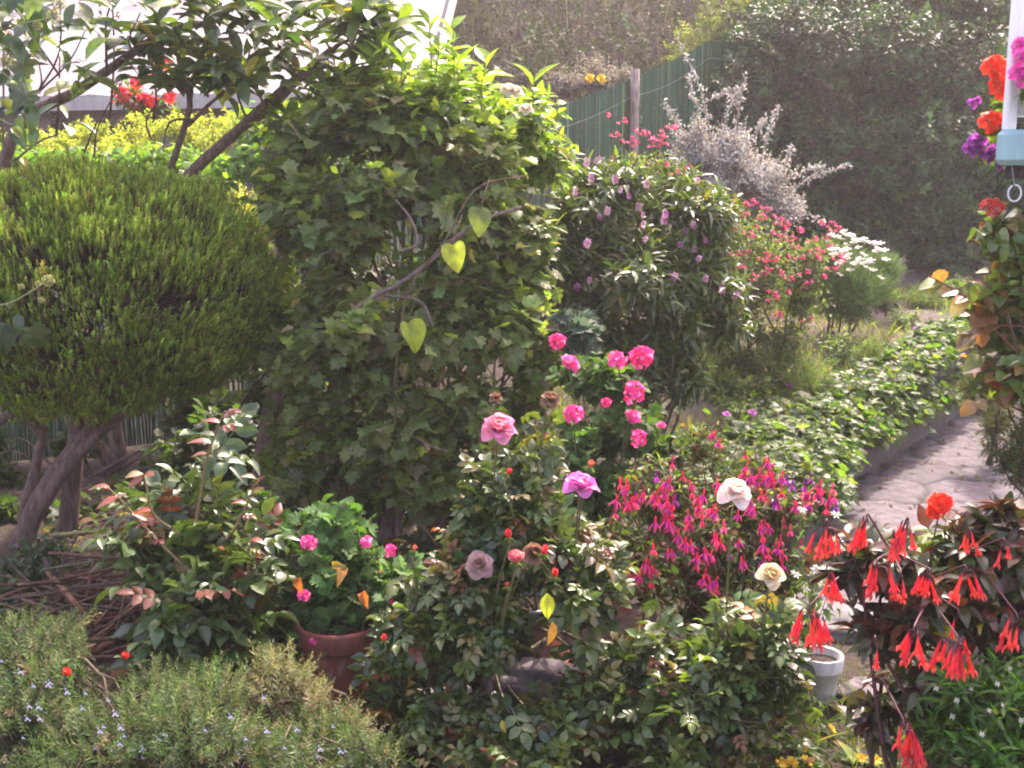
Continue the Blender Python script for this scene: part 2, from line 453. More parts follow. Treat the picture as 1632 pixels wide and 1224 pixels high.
def soil_col(X, Y):
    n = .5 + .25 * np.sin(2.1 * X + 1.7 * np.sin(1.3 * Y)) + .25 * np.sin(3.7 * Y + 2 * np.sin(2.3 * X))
    a, g_, shade_soil = np.array((.15, .115, .105)), np.array((.075, .09, .035)), np.array((.060, .045, .036))
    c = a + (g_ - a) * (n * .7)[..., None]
    s = xwall(Y) - X; k = (sstep(2.6, 1.6, s) * sstep(4.3, 5.0, Y))[..., None]     # dry trodden soil along the wall, shade under the shrubs painted in as darker soil
    return shade_soil * (1 - k) + c * k
SOIL = attr_mat("soil", .95, 45, .45, 1.0, .02, .15)
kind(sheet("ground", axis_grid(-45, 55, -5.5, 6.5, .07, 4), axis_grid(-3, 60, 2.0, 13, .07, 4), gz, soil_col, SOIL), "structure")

# path of flat irregular stones, each stone a few millimetres proud of the joints
def build_path():
    ys = np.arange(4.3, 9.9, .022); us = np.arange(-.02, 1.75, .022)
    U, Y = np.meshgrid(us, ys); X = xwall(Y) + U
    r = np.random.default_rng(12); seeds = []
    for gy in np.arange(2.2, 10.4, .42):
        for gu in np.arange(-.2, 2.1, .5):
            y = gy + r.uniform(-.14, .14); seeds.append((xwall(y) + gu + r.uniform(-.15, .15), y, r.uniform(-.006, .006), r.uniform(-.03, .03), r.uniform(-.03, .03), r.uniform(.8, 1.2)))
    s = np.array(seeds)
    wob = .035 * np.sin(9 * X + 3 * np.sin(7 * Y)), .035 * np.sin(8 * Y + 3 * np.sin(9 * X))
    d = np.hypot(X[..., None] + wob[0][..., None] - s[:, 0], (Y[..., None] + wob[1][..., None] - s[:, 1]) * 1.0)
    o = np.argsort(d, -1)[..., :2]; d1 = np.take_along_axis(d, o[..., :1], -1)[..., 0]; d2 = np.take_along_axis(d, o[..., 1:], -1)[..., 0]
    e = d2 - d1; k = o[..., 0]
    st = sstep(.014, .05, e)
    Z = -.010 + st * (.017 + .5 * s[k, 2] + .5 * s[k, 3] * (X - s[k, 0]) + .5 * s[k, 4] * (Y - s[k, 1])) + .0015 * np.sin(40 * X) * np.sin(37 * Y)
    c = np.array((.038, .034, .03)) * (1 - st[..., None]) + np.array((.098, .083, .092)) * s[k, 5][..., None] * st[..., None]
    n, m = X.shape; i = np.arange(n * m).reshape(n, m)
    Q = np.stack([i[:-1, :-1], i[:-1, 1:], i[1:, 1:], i[1:, :-1]], -1).reshape(-1, 4)
    b = Buf(); b.add(np.stack([X, Y, Z], -1).reshape(-1, 3), [Q], c.reshape(1, -1, 3))
    kind(b.build("path", STONE), "structure")
build_path()

# low wall between the path and the raised bed
def build_wall():
    b = Buf(); ys = np.linspace(4.55, 9.7, 90); x = xwall(ys)
    t = nrm(np.stack([np.gradient(x), np.gradient(ys)], -1)); nl = np.stack([-t[:, 1], t[:, 0]], -1)
    r = np.random.default_rng(2)
    prof = [(.0, -.1), (.004, .12), (-.003, .2), (.0, .28), (.012, .30), (.15, .305), (.17, .29), (.17, -.1)]
    V = np.stack([np.stack([x + nl[:, 0] * o, ys + nl[:, 1] * o, np.full_like(x, h) + r.normal(0, .004, len(x)) + .015 * np.sin(2 * ys)], -1) for o, h in prof], 1)
    n, m = V.shape[:2]; i = np.arange(n * m).reshape(n, m)
    Q = np.stack([i[:-1, :-1], i[:-1, 1:], i[1:, 1:], i[1:, :-1]], -1).reshape(-1, 4)
    b.add(V.reshape(-1, 3), [Q, i[0][::-1][None], i[-1][None]], np.array((.085, .070, .066)))
    tag(b.build("garden_wall", STONE, smooth=False), "low grey stone wall holding up the flower bed beside the paved path", "wall")
build_wall()

# hillside behind: brown scrub that reads as one mass, with dry reeds
def build_hill_scrub():
    r = np.random.default_rng(21); b = Buf()
    n = 3400
    Y = 13.2 + 13 * r.random(n) ** 1.3; X = (r.uniform(-.62, .62, n)) * Y
    Z = gz(X, Y)
    hh = r.uniform(.3, 1.0, n)
    clump = .5 + .5 * np.sin(1.7 * X + np.sin(Y)) * np.sin(1.3 * Y + 2)
    hh *= .5 + .8 * clump
    cols = [(4, (.025, .026, .015)), (5, (.022, .034, .013)), (1, (.045, .038, .026)), (1, (.036, .048, .018))]
    for j in range(5):
        A = nrm(np.stack([r.normal(0, .45, n), r.normal(-.25, .4, n), np.ones(n)], -1))
        T = np.stack([X, Y, Z], -1) + np.stack([r.normal(0, .2, n), r.normal(0, .2, n), hh * r.uniform(.15, 1, n)], -1)
        put(b, r, BOXY, T, A, np.array((0, -.4, 1)) + r.normal(0, .4, (n, 3)), r.uniform(.14, .30, n), palette(r, n, cols, .25))
    m = 650
    Yr = 12.6 + 9 * r.random(m) ** 1.6; Xr = r.uniform(-.28, .34, m) * Yr; Zr = gz(Xr, Yr)
    base = np.stack([Xr, Yr, Zr], -1); tip = base + np.stack([r.normal(0, .12, m), r.normal(0, .1, m), r.uniform(.5, 1.5, m)], -1)
    mid = (base + tip) / 2 + r.normal(0, .04, (m, 3))
    tubes(b, np.stack([base, mid, tip], 1), np.array([.010, .008, .003])[None], palette(r, m, [(3, (.085, .068, .050)), (1, (.06, .048, .035)), (.3, (.16, .135, .10))], .2), 3)
    o = b.build("hillside_scrub", MATTE)
    o["kind"] = "stuff"; o["label"] = "brown green scrub and dry reeds covering the hillside behind the fence"
build_hill_scrub()

# neighbour's white building at the upper left
def build_house():
    e0, e1 = P(-700, 190, 14.6), P(676, 116, 11.9)              # eave line
    e0[2] = e1[2] = 2.62
    t = nrm(e1 - e0); back = np.cross(np.array((0, 0, 1)), t)
    t2 = np.array((0, 0, 1.))
    root = thing("white_house", "white house with eave shade painted on its wall and pale sloping roof behind the shrubs and trees", "house", (e0 + e1) / 2 - (0, 0, 1.6))
    run, rise, ov = 4.6, 2.35, .3
    def pt(u, d, h): return e0 + t * u + back * d + t2 * h
    L = np.linalg.norm(e1 - e0)
    HK = .9                                                      # hipped right end: the ridge is shorter than the eave
    def hip(u, d): return u * (1 - HK * d / run / L)
    b = Buf(); V, n = [], 80
    for i in range(n + 1):                                       # ribbed roof sheet
        u = L * i / n
        for hh, dd in ((0, 0), (rise, run), (rise - .06, run), (-.06, 0)):
            V.append(pt(hip(u, dd), dd, hh + .012 * math.sin(i * 1.57)))
    i = np.arange((n + 1) * 4).reshape(n + 1, 4)
    Q = np.concatenate([np.stack([i[:-1, k], i[:-1, (k + 1) % 4], i[1:, (k + 1) % 4], i[1:, k]], -1) for k in range(4)] )
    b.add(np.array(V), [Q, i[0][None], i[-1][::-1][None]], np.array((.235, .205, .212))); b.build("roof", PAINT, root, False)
    b = Buf()
    def quadbox(u0, u1, d0, d1, h0, h1, col):
        V = [pt(u, d, h) for u in (u0, u1) for d in (d0, d1) for h in (h0, h1)]
        b.add(np.array(V), [np.array([(0, 1, 3, 2), (4, 6, 7, 5), (0, 4, 5, 1), (2, 3, 7, 6), (0, 2, 6, 4), (1, 5, 7, 3)])], np.array(col))
    quadbox(.2, L - ov, ov, run * 1.7, -2.6, .05, (.13, .10, .10)); b.build("wall", PAINT, root, False)  # dark tone paints the shade of the eave onto the white wall
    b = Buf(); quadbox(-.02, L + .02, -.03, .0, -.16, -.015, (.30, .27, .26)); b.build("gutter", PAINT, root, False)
    b = Buf()
    q0, q1 = pt(L + .05, -.06, -.06), pt(L - HK + .05, run, rise + .02)
    tubes(b, np.array([q0, (q0 + q1) / 2, q1]), .07, np.array((.06, .045, .05)), 4); b.build("verge_board", PAINT, root, False)
build_house()

# green windbreak fence with round wooden posts
FENCE = [(-4.9, 5.7, 1.2), (-3.2, 6.2, 1.2), (-1.5, 7.0, 1.2), (-.1, 8.6, 1.6), (1.07, 10.5, 1.86), (1.98, 11.9, 1.95), (3.3, 13.6, 1.5)]
def build_fence():
    r = np.random.default_rng(31)
    root = thing("mesh_fence", "dark green slatted windbreak fence on round wooden posts running up the slope", "fence", (FENCE[4][0], FENCE[4][1], gz(*FENCE[4][:2])))
    for (x0, y0, h0), (x1, y1, h1) in zip(FENCE[:-1], FENCE[1:]):
        b = Buf(); L = math.hypot(x1 - x0, y1 - y0); n = int(L / .0175)
        tt = (np.arange(n) + .5) / n; dx, dy = (x1 - x0) / L, (y1 - y0) / L
        x, y = x0 + (x1 - x0) * tt, y0 + (y1 - y0) * tt
        z0 = gz(x0, y0) * (1 - tt) + gz(x1, y1) * tt; H = h0 + (h1 - h0) * tt - .03 - .02 * np.sin(math.pi * tt) + r.normal(0, .006, n)
        wd = .0078; lean = r.normal(0, .012, n); an = r.normal(0, .25, n)
        V = []
        for f, q in ((0, 0), (.5, 1), (1, 0)):
            cx, cy, cz = x + dx * lean * q, y + dy * lean * q, z0 + H * f
            ux, uy = np.cos(an) * dx - np.sin(an) * dy, np.sin(an) * dx + np.cos(an) * dy
            for s, o in ((-1, 0), (0, .005), (1, 0)):
                V.append(np.stack([cx + ux * wd * s + dy * o, cy + uy * wd * s - dx * o, cz], -1))
        V = np.stack(V, 1)
        b.add(V, [np.array([(0, 1, 4, 3), (1, 2, 5, 4), (3, 4, 7, 6), (4, 5, 8, 7)])], palette(r, n, [(3, (.010, .056, .028)), (1, (.02, .075, .036)), (.5, (.07, .13, .07))], .25))
        b.build("mesh_panel", WEAVE, root)
        b = Buf(); m = 24; q = np.linspace(0, 1, m)
        for frac, sag in ((.90, .06), (.5, .04)):
            hz = gz(x0, y0) * (1 - q) + gz(x1, y1) * q + (h0 + (h1 - h0) * q) * frac - sag * np.sin(math.pi * q)
            tubes(b, np.stack([x0 + (x1 - x0) * q + dy * .02, y0 + (y1 - y0) * q - dx * .02, hz], -1), .0022, np.array((.22, .25, .22)), 4)
        b.build("wire", WEAVE, root)
    for x, y, h in FENCE[:-2]:
        b = Buf(); g0 = float(gz(x, y))
        d = .045
        z = np.linspace(g0 - .1, g0 + h + .05, 7); p = np.stack([x + .03 + r.normal(0, .004, 7), np.full(7, y - .055), z], -1)
        tubes(b, p, np.linspace(d, d * .92, 7), np.array((.27, .205, .18)), 10)
        b.build("post", BARK, root)
build_fence()

# the corner of the porch at the upper right
def build_porch():
    root_p = P(1612, 233, 4.4); x0 = P(1588, 230, 4.4)[0]; zt, zb = P(1600, 206, 4.4)[2], P(1600, 263, 4.4)[2]
    root = thing("porch_corner", "pale teal porch ledge with white corner post and white panel at right edge", "porch", (x0 + .5, 4.8, zb))
    b = Buf(); box(b, (0, 0, zb), (1.6, 1.2, zt), np.array((.30, .46, .47)), bev=.02)
    v = b.v[0]; v[:, 0] += x0 + v[:, 1] * (x0 / 4.4) * 1.02; v[:, 1] += 4.4                # the end of the ledge is cut on the slant
    b.build("ledge", PAINT, root, False)
    px0 = P(1611, 100, 4.43)[0]
    b = Buf(); box(b, (px0, 4.43, zt - .003), (px0 + .042, 4.475, zt + 1.9), np.array((.82, .80, .80))); b.build("post", PAINT, root, False)
    b = Buf(); box(b, (px0 + .049, 4.45, zt + .12), (px0 + 1.3, 4.47, zt + 1.9), np.array((.80, .77, .78)));
    box(b, (px0 + .043, 4.44, zt + .05), (px0 + 1.3, 4.485, zt + .118), np.array((.62, .60, .62))); b.build("side_panel", PAINT, root, False)
    b = Buf(); box(b, (x0 + .09, 4.46, zb - .05), (x0 + 1.5, 4.52, zb - .002), np.array((.05, .04, .04))); b.build("beam", BARK, root, False)
    # ring on a string
    c = P(1617, 308, 4.37); rt = thing("hanging_ring", "small metal ring on a thin string below the teal porch ledge", "ring", c)
    a = np.linspace(0, 2 * math.pi * .94, 26) + 2.0; rr = .031
    b = Buf(); tubes(b, np.stack([c[0] + rr * .8 * np.cos(a), np.full_like(a, c[1]), c[2] + rr * np.sin(a)], -1), .0035, np.array((.6, .58, .6)), 6)
    b.build("ring", PLASTIC, rt)
    b = Buf(); branch(b, [c + (-.003, 0, .032), c + (-.005, .02, .08), np.array((c[0] - .005, 4.405, zb - .002))], .0012, .0012, np.array((.35, .33, .33)), 6, 4); b.build("string", PLASTIC, rt)
build_porch()

# ================================================================ FLOWER TEMPLATES (axis +Z)
def petal(w=.5, cup=.35, curl=.25, n=5, m=4):
    V = []
    for i in range(n + 1):
        t = i / n
        ww = w * (math.sin(math.pi * (.10 + .72 * t)) ** .8) * (1 if t < .85 else .82)
        for j in range(m + 1):
            u = 2 * j / m - 1
            edge = 1 - .10 * u * u * (t > .8)
            V.append((ww * u, t * edge, cup * u * u * ww * 1.1 - curl * t ** 3 + .10 * math.sin(math.pi * t)))
    i = np.arange((n + 1) * (m + 1)).reshape(n + 1, m + 1)
    return np.array(V), [np.stack([i[:-1, :-1], i[:-1, 1:], i[1:, 1:], i[1:, :-1]], -1).reshape(-1, 4)]
def blossom(layers, seed, buf=None):
    """layers: (count, tilt from axis deg, petal template, size, colour, base radius, height)"""
    r = np.random.default_rng(seed); b = buf or Buf()
    for n, tilt, tp, size, col, rb, h in layers:
        a = np.arange(n) * 2 * math.pi / n + r.uniform(0, 6) + r.normal(0, .12, n); th = np.radians(tilt + r.normal(0, 6, n))
        d = np.stack([np.sin(th) * np.cos(a), np.sin(th) * np.sin(a), np.cos(th)], -1)
        up = np.stack([-np.cos(th) * np.cos(a), -np.cos(th) * np.sin(a), np.sin(th)], -1)
        pos = np.stack([rb * np.cos(a), rb * np.sin(a), np.full(n, h)], -1)
        put(b, r, [tp], pos, d, up, size * r.uniform(.88, 1.1, n), palette(r, n, [(1, col)], .08))
    return b
def rose_mesh(name, seed, outer, mid, core, R=.05, open_=1.0):
    L = [(4, 88 * open_, petal(.60, .30, .30), R, outer, .006, 0), (5, 60 * open_, petal(.62, .55, .18), R * 1.0, outer, .006, .002), (6, 42 * open_, petal(.60, .75, .06), R * .95, mid, .005, .004),
         (6, 26 * open_, petal(.55, .85, -.10), R * .85, mid, .004, .006), (5, 12, petal(.5, .95, -.25), R * .75, core, .002, .007)]
    return blossom(L, seed).mesh(name, PETAL)
def calyx_mesh(name, s=1.0):
    b = Buf(); n = 9; prof = [(.001, -.022), (.006, -.018), (.0075, -.010), (.005, -.001), (.001, .001)]
    lathe(b, [(x * s, z * s) for x, z in prof], (0, 0, 0), np.array((.06, .10, .03)), n)
    r = np.random.default_rng(5)
    a = np.arange(5) * 1.2566; d = np.stack([np.cos(a) * .8, np.sin(a) * .8, np.full(5, -.25)], -1)
    put(b, r, [LANCE[1]], np.stack([np.cos(a), np.sin(a), np.zeros(5)], -1) * .004 * s, d, np.repeat([[0, 0, 1.]], 5, 0), np.full(5, .024 * s), palette(r, 5, [(1, (.07, .11, .03))]))
    return b.mesh(name, LEAF)
CALYX = calyx_mesh("calyx"); 
def bud_mesh(name, col, seed, R=.03):
    return blossom([(3, 10, petal(.30, .9, .02), R * 1.15, col, .003, 0), (3, 5, petal(.27, 1.0, -.1), R * 1.18, np.array(col) * .9, .0015, .001), (2, 18, petal(.30, .8, .14), R * 1.0, col, .005, 0)], seed).mesh(name, PETAL)
def floret(b, r, pos, ax, size, col, petals=5, tilt=70, tp=None, centre=None):
    u, v = frame_of(ax[None]); u, v = u[0], v[0]; a = np.arange(petals) * 2 * math.pi / petals + r.uniform(0, 6)
    th = math.radians(tilt); rd = u[None] * np.cos(a)[:, None] + v[None] * np.sin(a)[:, None]
    d = ax[None] * math.cos(th) + rd * math.sin(th); up = ax[None] * math.sin(th) - rd * math.cos(th)
    put(b, r, [tp or SHORTP], np.repeat(pos[None], petals, 0), d, up, size * r.uniform(.85, 1.15, petals), palette(r, petals, col, .12))
SHORTP = leaf(3, .75, .62, .1, .15, .6)
def umbel_mesh(name, seed, cols, R=.028, n=16, fs=.02, flat=.0):
    r = np.random.default_rng(seed); b = Buf()
    for i in range(n):
        z = 1 - 1.2 * (i + .5) / n; a = i * 2.4; q = math.sqrt(max(0, 1 - z * z))
        if r.random() < .12: continue
        ax = nrm(np.array((q * math.cos(a), q * math.sin(a), z + .15)) + r.normal(0, .22, 3))
        p = ax * R * np.array((1, 1, 1 - flat)) * r.uniform(.75, 1.15)
        floret(b, r, p, ax, fs * r.uniform(.9, 1.3), cols, tilt=r.uniform(50, 80))
        branch(b, [np.array((0, 0, -R * 1.1)), p * .5, p], .0009, .0008, np.array((.10, .12, .04)), 3, 3)
    return b.mesh(name, PETAL)
def axis_R(ax, r=None):
    return orient(np.cross(nrm(ax), np.array((.31, .77, .55)))[None], np.array([ax], float))[0]

# ================================================================ PLANTS
STEMS, STEMMAT = {}, {}                              # the stems of each plant, built when all its flower stalks are known
G_DARK = (.022, .040, .014); G_MID = (.040, .070, .020); G_LIT = (.075, .115, .028); G_LIME = (.15, .20, .035); G_YEL = (.30, .30, .05); BRN = (.11, .075, .05); RED = (.17, .035, .03)
WOOD = np.array((.12, .085, .072)); GREENST = np.array((.07, .085, .03)); REDST = np.array((.12, .05, .035))

def shrub(name, label, cat, base, blobs, seed, n, tpls, size, cols, mat=LEAF, per=5, shoot=.12, group=None, stem=None, r0=.012, twig=.0025, tfrac=.7, sub=7, subr=.45, shell=.45, up=.5, mper=2, stem_mat=None, leafpart="foliage", jit=.35, **kw):
    root = thing(name, label, cat, base, group)
    T, A, C = grow(seed, blobs, n, sub, subr, shell, up, jit)
    b = Buf(); leaves(b, seed, T, A, tpls, size, cols, per, shoot, **kw); b.build(leafpart, mat, root)
    s = Buf(); st = WOOD if stem is None else stem
    mains(s, seed, base, blobs, r0, twig, st, mper); twigs(s, seed, C, T, A, shoot, twig, st, tfrac)
    STEMS[root.name] = s; STEMMAT[root.name] = (root, stem_mat or BARK)
    return root, T, A
def nearest(T, p): return T[np.argmin(((T - p) ** 2).sum(1))]
def flower_stalk(buf, T, p, col=GREENST, r=.0022, drop=.12, down=True):
    q = nearest(T, p + np.array((0, .06, -drop if down else drop)))
    if np.linalg.norm(q - p) > .45: q = p + (q - p) * .45 / np.linalg.norm(q - p)
    branch(buf, [q, (p + q) / 2 + np.array((0, .01, .01)), p], r * 1.2, r, col, 5, 4)

def build_heath():
    base = ground_base(P(60, 880, 5.05)); R = 5.05 / F
    root = thing("heath_tree", "clipped round ball of fine green heath foliage on bare crooked trunks", "tree", base)
    c = P(165, 462, 5.05); rad3 = np.array((300 * R, .80, 208 * R))
    r = np.random.default_rng(41); nc = 2600
    d0 = nrm(r.normal(size=(nc, 3))); d0 = d0[d0[:, 1] < .6]; reach = r.uniform(.90, 1.0, len(d0)); k0 = np.repeat(np.arange(len(d0)), 15)
    d = nrm(d0[k0] + r.normal(0, .04, (len(k0), 3))); n = len(d)
    d = nrm(np.sign(d) * np.abs(d) ** np.array((.92, 1, .80)))
    lump = 1 + .055 * np.sin(7 * d[:, 0] + 3 * d[:, 2]) * np.sin(6 * d[:, 2] + 2 * d[:, 0] + 1) + .045 * np.sin(13 * d[:, 0] + 1) * np.sin(11 * d[:, 2])
    rr = reach[k0] * r.uniform(.88, 1.02, n) * lump
    hole = (d0[k0][:, 2] < -.5) & (r.random(len(d0)) < .4)[k0]
    p = c + d * rad3 * rr[:, None]
    keep = ~hole & (p[:, 2] > P(0, 690, 5.05)[2] - .25 * (d[:, 0] > .3))
    p, d = p[keep], d[keep]; n = len(p)
    ax = nrm(d * .5 + np.array((.10, -.12, .95)) + r.normal(0, .2, (n, 3)))
    patch = np.sin(4.1 * d[:, 0] + 2 * np.sin(3 * d[:, 2])) * np.sin(5.3 * d[:, 2] + 1.7 * np.sin(4 * d[:, 0])) + r.normal(0, .25, n)
    brown = np.where((patch > 1.12)[:, None], np.array([[1.2, .88, 1.3]]), np.where((patch < -.6)[:, None], np.array([[1.25, 1.15, 1.0]]), np.ones((1, 3))))
    b = Buf(); put(b, r, HEATH, p - ax * .03, ax, d + r.normal(0, .2, (n, 3)), (r.uniform(.034, .056, n) * np.where(r.random(n) < .06, 1.6, 1)), brown * palette(r, n, [(4, (.115, .158, .034)), (3, (.13, .188, .036)), (1, (.165, .215, .05)), (.5, (.11, .09, .045))], .2), tip=.9)
    b.build("foliage", NEEDLE, root)
    s = Buf(); k = r.random(n) < .22
    inner = c + d[k] * rad3 * .5 + np.array((0, 0, -.1)); tubes(s, np.stack([inner, (inner + p[k]) / 2 + r.normal(0, .02, (k.sum(), 3)), p[k]], 1), np.array([.006, .004, .002])[None], palette(r, k.sum(), [(1, (.085, .06, .05))]), 3)
    s.build("twigs", BARK, root)
    def limb(pts, a, e): 
        t = Buf(); branch(t, [P(*q) for q in pts], a, e, np.array((.125, .085, .075)), 14, 9); t.build("trunk", BARK, root)
    limb([(30, 880, 5.0), (60, 805, 5.0), (105, 735, 5.02), (150, 680, 5.05), (185, 610, 5.05), (215, 520, 5.05)], .052, .027)
    limb([(40, 850, 5.0), (105, 745, 4.97), (160, 690, 4.95), (205, 650, 4.9), (250, 600, 4.9)], .035, .015)
    limb([(105, 880, 5.15), (112, 800, 5.15), (120, 720, 5.15), (125, 640, 5.15), (140, 540, 5.15)], .05, .03)
    limb([(35, 830, 5.1), (60, 730, 5.15), (72, 660, 5.2), (60, 560, 5.2)], .028, .016)
    limb([(72, 700, 5.1), (30, 660, 5.0), (-30, 690, 4.95)], .025, .015)
    limb([(215, 580, 5.0), (150, 612, 4.75), (70, 618, 4.7), (0, 610, 4.7), (-60, 625, 4.75)], .012, .008)
build_heath()

def build_leathery_tree():
    base = ground_base((-2.2, 6.25)); br = np.array((.15, .105, .095))
    root = thing("leathery_tree", "open branched tree with leathery dark leaf rosettes leaning over the round heath", "tree", base)
    s = Buf()
    def lb(pts, a, e, n=12, sd=8): branch(s, [P(*q) for q in pts], a, e, br, n, sd)
    branch(s, [base - (0, 0, .1), base + (.02, -.2, .5), P(230, 420, 5.9), P(285, 300, 5.7), P(375, 212, 5.5), P(440, 152, 5.4), P(530, 78, 5.3)], .046, .016, br, 22, 8)
    lb([(385, 205, 5.5), (430, 175, 5.45), (480, 125, 5.3), (520, 105, 5.2)], .02, .01)
    lb([(255, 330, 5.7), (275, 260, 5.6), (295, 200, 5.5), (303, 158, 5.45), (290, 115, 5.35), (283, 85, 5.3)], .02, .011)
    lb([(300, 200, 5.5), (335, 165, 5.45), (380, 130, 5.4)], .011, .006)
    branch(s, [base - (0, 0, .1), base + (-.3, -.2, .6), P(20, 420, 5.8), P(8, 260, 5.6), P(45, 185, 5.5), P(110, 152, 5.5), P(178, 108, 5.5), P(240, 65, 5.5), P(300, 40, 5.5)], .042, .015, br, 22, 8)
    r = np.random.default_rng(51)
    for x0, y0, x1, y1 in ((175, 190, 178, -20), (58, 150, 95, -10), (60, 148, 140, 40), (62, 145, 62, 100), (150, 250, 200, 120), (170, 110, 180, 0), (195, 98, 260, 20), (25, 255, 90, 215), (90, 215, 95, 90), (95, 120, 40, 0), (150, 130, 250, 40), (5, 240, 6, 0), (223, 90, 224, 20), (240, 220, 262, 150), (130, 255, 190, 180), (300, 160, 345, 90), (310, 190, 260, 240), (330, 150, 328, 60), (395, 195, 380, 95), (420, 165, 400, 70), (470, 120, 475, 40), (530, 80, 560, 30), (520, 100, 585, 60), (245, 190, 240, 90)):
        Y = r.uniform(5.3, 5.6); a, e = P(x0, y0, Y), P(x1, y1, Y - r.uniform(0, .2)); branch(s, [a, (a + e) / 2 + r.normal(0, .03, 3), e], .007, .003, br * .8, 7, 4)
    s.build("branches", BARK, root)
    ros = [(285, 90), (272, 60), (385, 85), (400, 40), (440, 30), (480, 60), (330, 60), (420, 112), (505, 85), (520, 30), (560, 18), (600, 10), (530, 160), (500, 165), (580, 172), (440, 100), (605, 190), (500, 295), (360, 118), (330, 20), (255, 30), (200, 45), (150, 25), (465, 18), (640, 22), (480, 130), (392, 130), (560, 62), (300, -10), (380, 0), (540, 110), (450, 65), (350, 95), (415, 150), (460, 185), (545, 195), (300, 120), (240, 100), (120, 130), (110, 190), (60, 60), (90, 30), (620, 40), (590, 95), (505, 225), (470, 240), (600, 235), (670, -20), (20, 40), (30, 110), (12, 150), (45, 180), (580, 40), (430, 5), (500, 0)] + [(x, y) for x, y in zip(r.uniform(240, 640, 30), r.uniform(-20, 140, 30)) if y < 190 - abs(x - 430) * .35] + list(zip(r.uniform(40, 250, 20), r.uniform(-20, 130, 20)))
    b = Buf()
    for i, (x, y) in enumerate(ros):
        Y = r.uniform(5.0, 5.5) if x > 420 else r.uniform(5.2, 5.55); p = P(x, y, Y); ax = nrm(np.array((r.normal(.15, .35), r.normal(-.2, .35), .9)))
        k = int(r.integers(7, 11)) if x > 230 else int(r.integers(2, 6)); u, v = frame_of(ax[None]); a = np.arange(k) * 2.4 + r.uniform(0, 6); an = r.uniform(.7, 1.5, k)
        rd = u * np.cos(a)[:, None] + v * np.sin(a)[:, None]; dd = ax * np.cos(an)[:, None] + rd * np.sin(an)[:, None]; dd[:, 2] -= .15
        put(b, r, OBOV, p - ax * r.uniform(0, .05, (k, 1)) + rd * .012, dd, ax + np.array((0, 0, .3)) + r.normal(0, .15, (k, 3)), r.uniform(.12, .18, k), palette(r, k, [(6, (.042, .066, .032)), (3, (.060, .090, .032)), (1.5, (.11, .15, .04)), (.35, (.25, .2, .04))], .18))
    b.build("foliage", GLOSS, root)
build_leathery_tree()

UMB = None
def build_ivy():
    r = np.random.default_rng(61)
    base = ground_base((-2.35, 4.6)); root = thing("flowering_ivy", "dark glossy ivy with round pale green flower heads hanging down the left edge", "ivy", base)
    s = Buf(); b = Buf(); T = []
    branch(s, [base, base + (-.1, 0, .6), P(-70, 560, 4.5), P(-60, 300, 4.55), P(-30, 60, 4.6), P(10, -60, 4.6)], .02, .008, np.array((.09, .07, .05)), 16, 6)
    br = [[(-60, 560, 4.45), (-20, 495, 4.3), (20, 482, 4.2), (70, 452, 4.15)], [(-40, 100, 4.6), (10, 120, 4.55), (40, 175, 4.5)], [(-30, 60, 4.6), (30, 40, 4.5), (85, 28, 4.5)], [(-40, 40, 4.6), (0, 70, 4.5), (16, 85, 4.5)], [(-30, 20, 4.6), (20, 10, 4.5), (55, 65, 4.5)], [(-50, 220, 4.6), (-10, 190, 4.55), (20, 200, 4.5)]]
    for q in br: branch(s, [P(*k) for k in q], .005, .003, np.array((.16, .19, .08)), 8, 5)
    lp = [(r.uniform(-60, 55), r.uniform(-30, 215), r.uniform(4.45, 4.7)) for _ in range(85)] + [(r.uniform(-50, 10), r.uniform(490, 560), 4.25) for _ in range(12)] + [(30, 500, 4.2), (12, 515, 4.2), (48, 520, 4.25)]
    pos = np.array([P(*q) for q in lp]); n = len(pos)
    d = nrm(np.stack([r.normal(.15, .5, n), r.normal(-.4, .4, n), r.normal(-.8, .4, n)], -1))
    put(b, r, OVATE + [LOBED[1]], pos, d, np.stack([r.normal(.2, .4, n), np.full(n, -.8), np.full(n, .6)], -1), r.uniform(.06, .12, n), palette(r, n, [(5, (.020, .040, .020)), (2, (.04, .065, .022)), (.6, (.16, .19, .04))], .2))
    s.build("stems", STEM, root); b.build("foliage", GLOSS, root)
    m = Buf()
    for i in range(40):
        z = 1 - 2 * (i + .5) / 40; a = i * 2.4; ax = np.array((math.sqrt(1 - z * z) * math.cos(a), math.sqrt(1 - z * z) * math.sin(a), z))
        branch(m, [ax * .002, ax * .012, ax * .02], .0009, .0009, np.array((.22, .26, .10)), 3, 3)
        put(m, r, [SHORTP], np.repeat([ax * .018], 3, 0), nrm(ax + r.normal(0, .7, (3, 3))), r.normal(size=(3, 3)), np.full(3, .007), palette(r, 3, [(1, (.34, .38, .16))]))
    me = m.mesh("ivy_umbel", PETAL)
    for x, y, Y, sc in ((77, 447, 4.14, 1.0), (60, 452, 4.16, .5), (66, 478, 4.16, .5), (34, 457, 4.17, .5), (16, 486, 4.2, .6), (16, 85, 4.5, 1.3), (86, 26, 4.5, 1.2), (95, 5, 4.5, 1.1), (60, 40, 4.5, .8), (8, 100, 4.5, 1.0)):
        part("flower_head", me, root, P(x, y, Y), None, sc)
build_ivy()

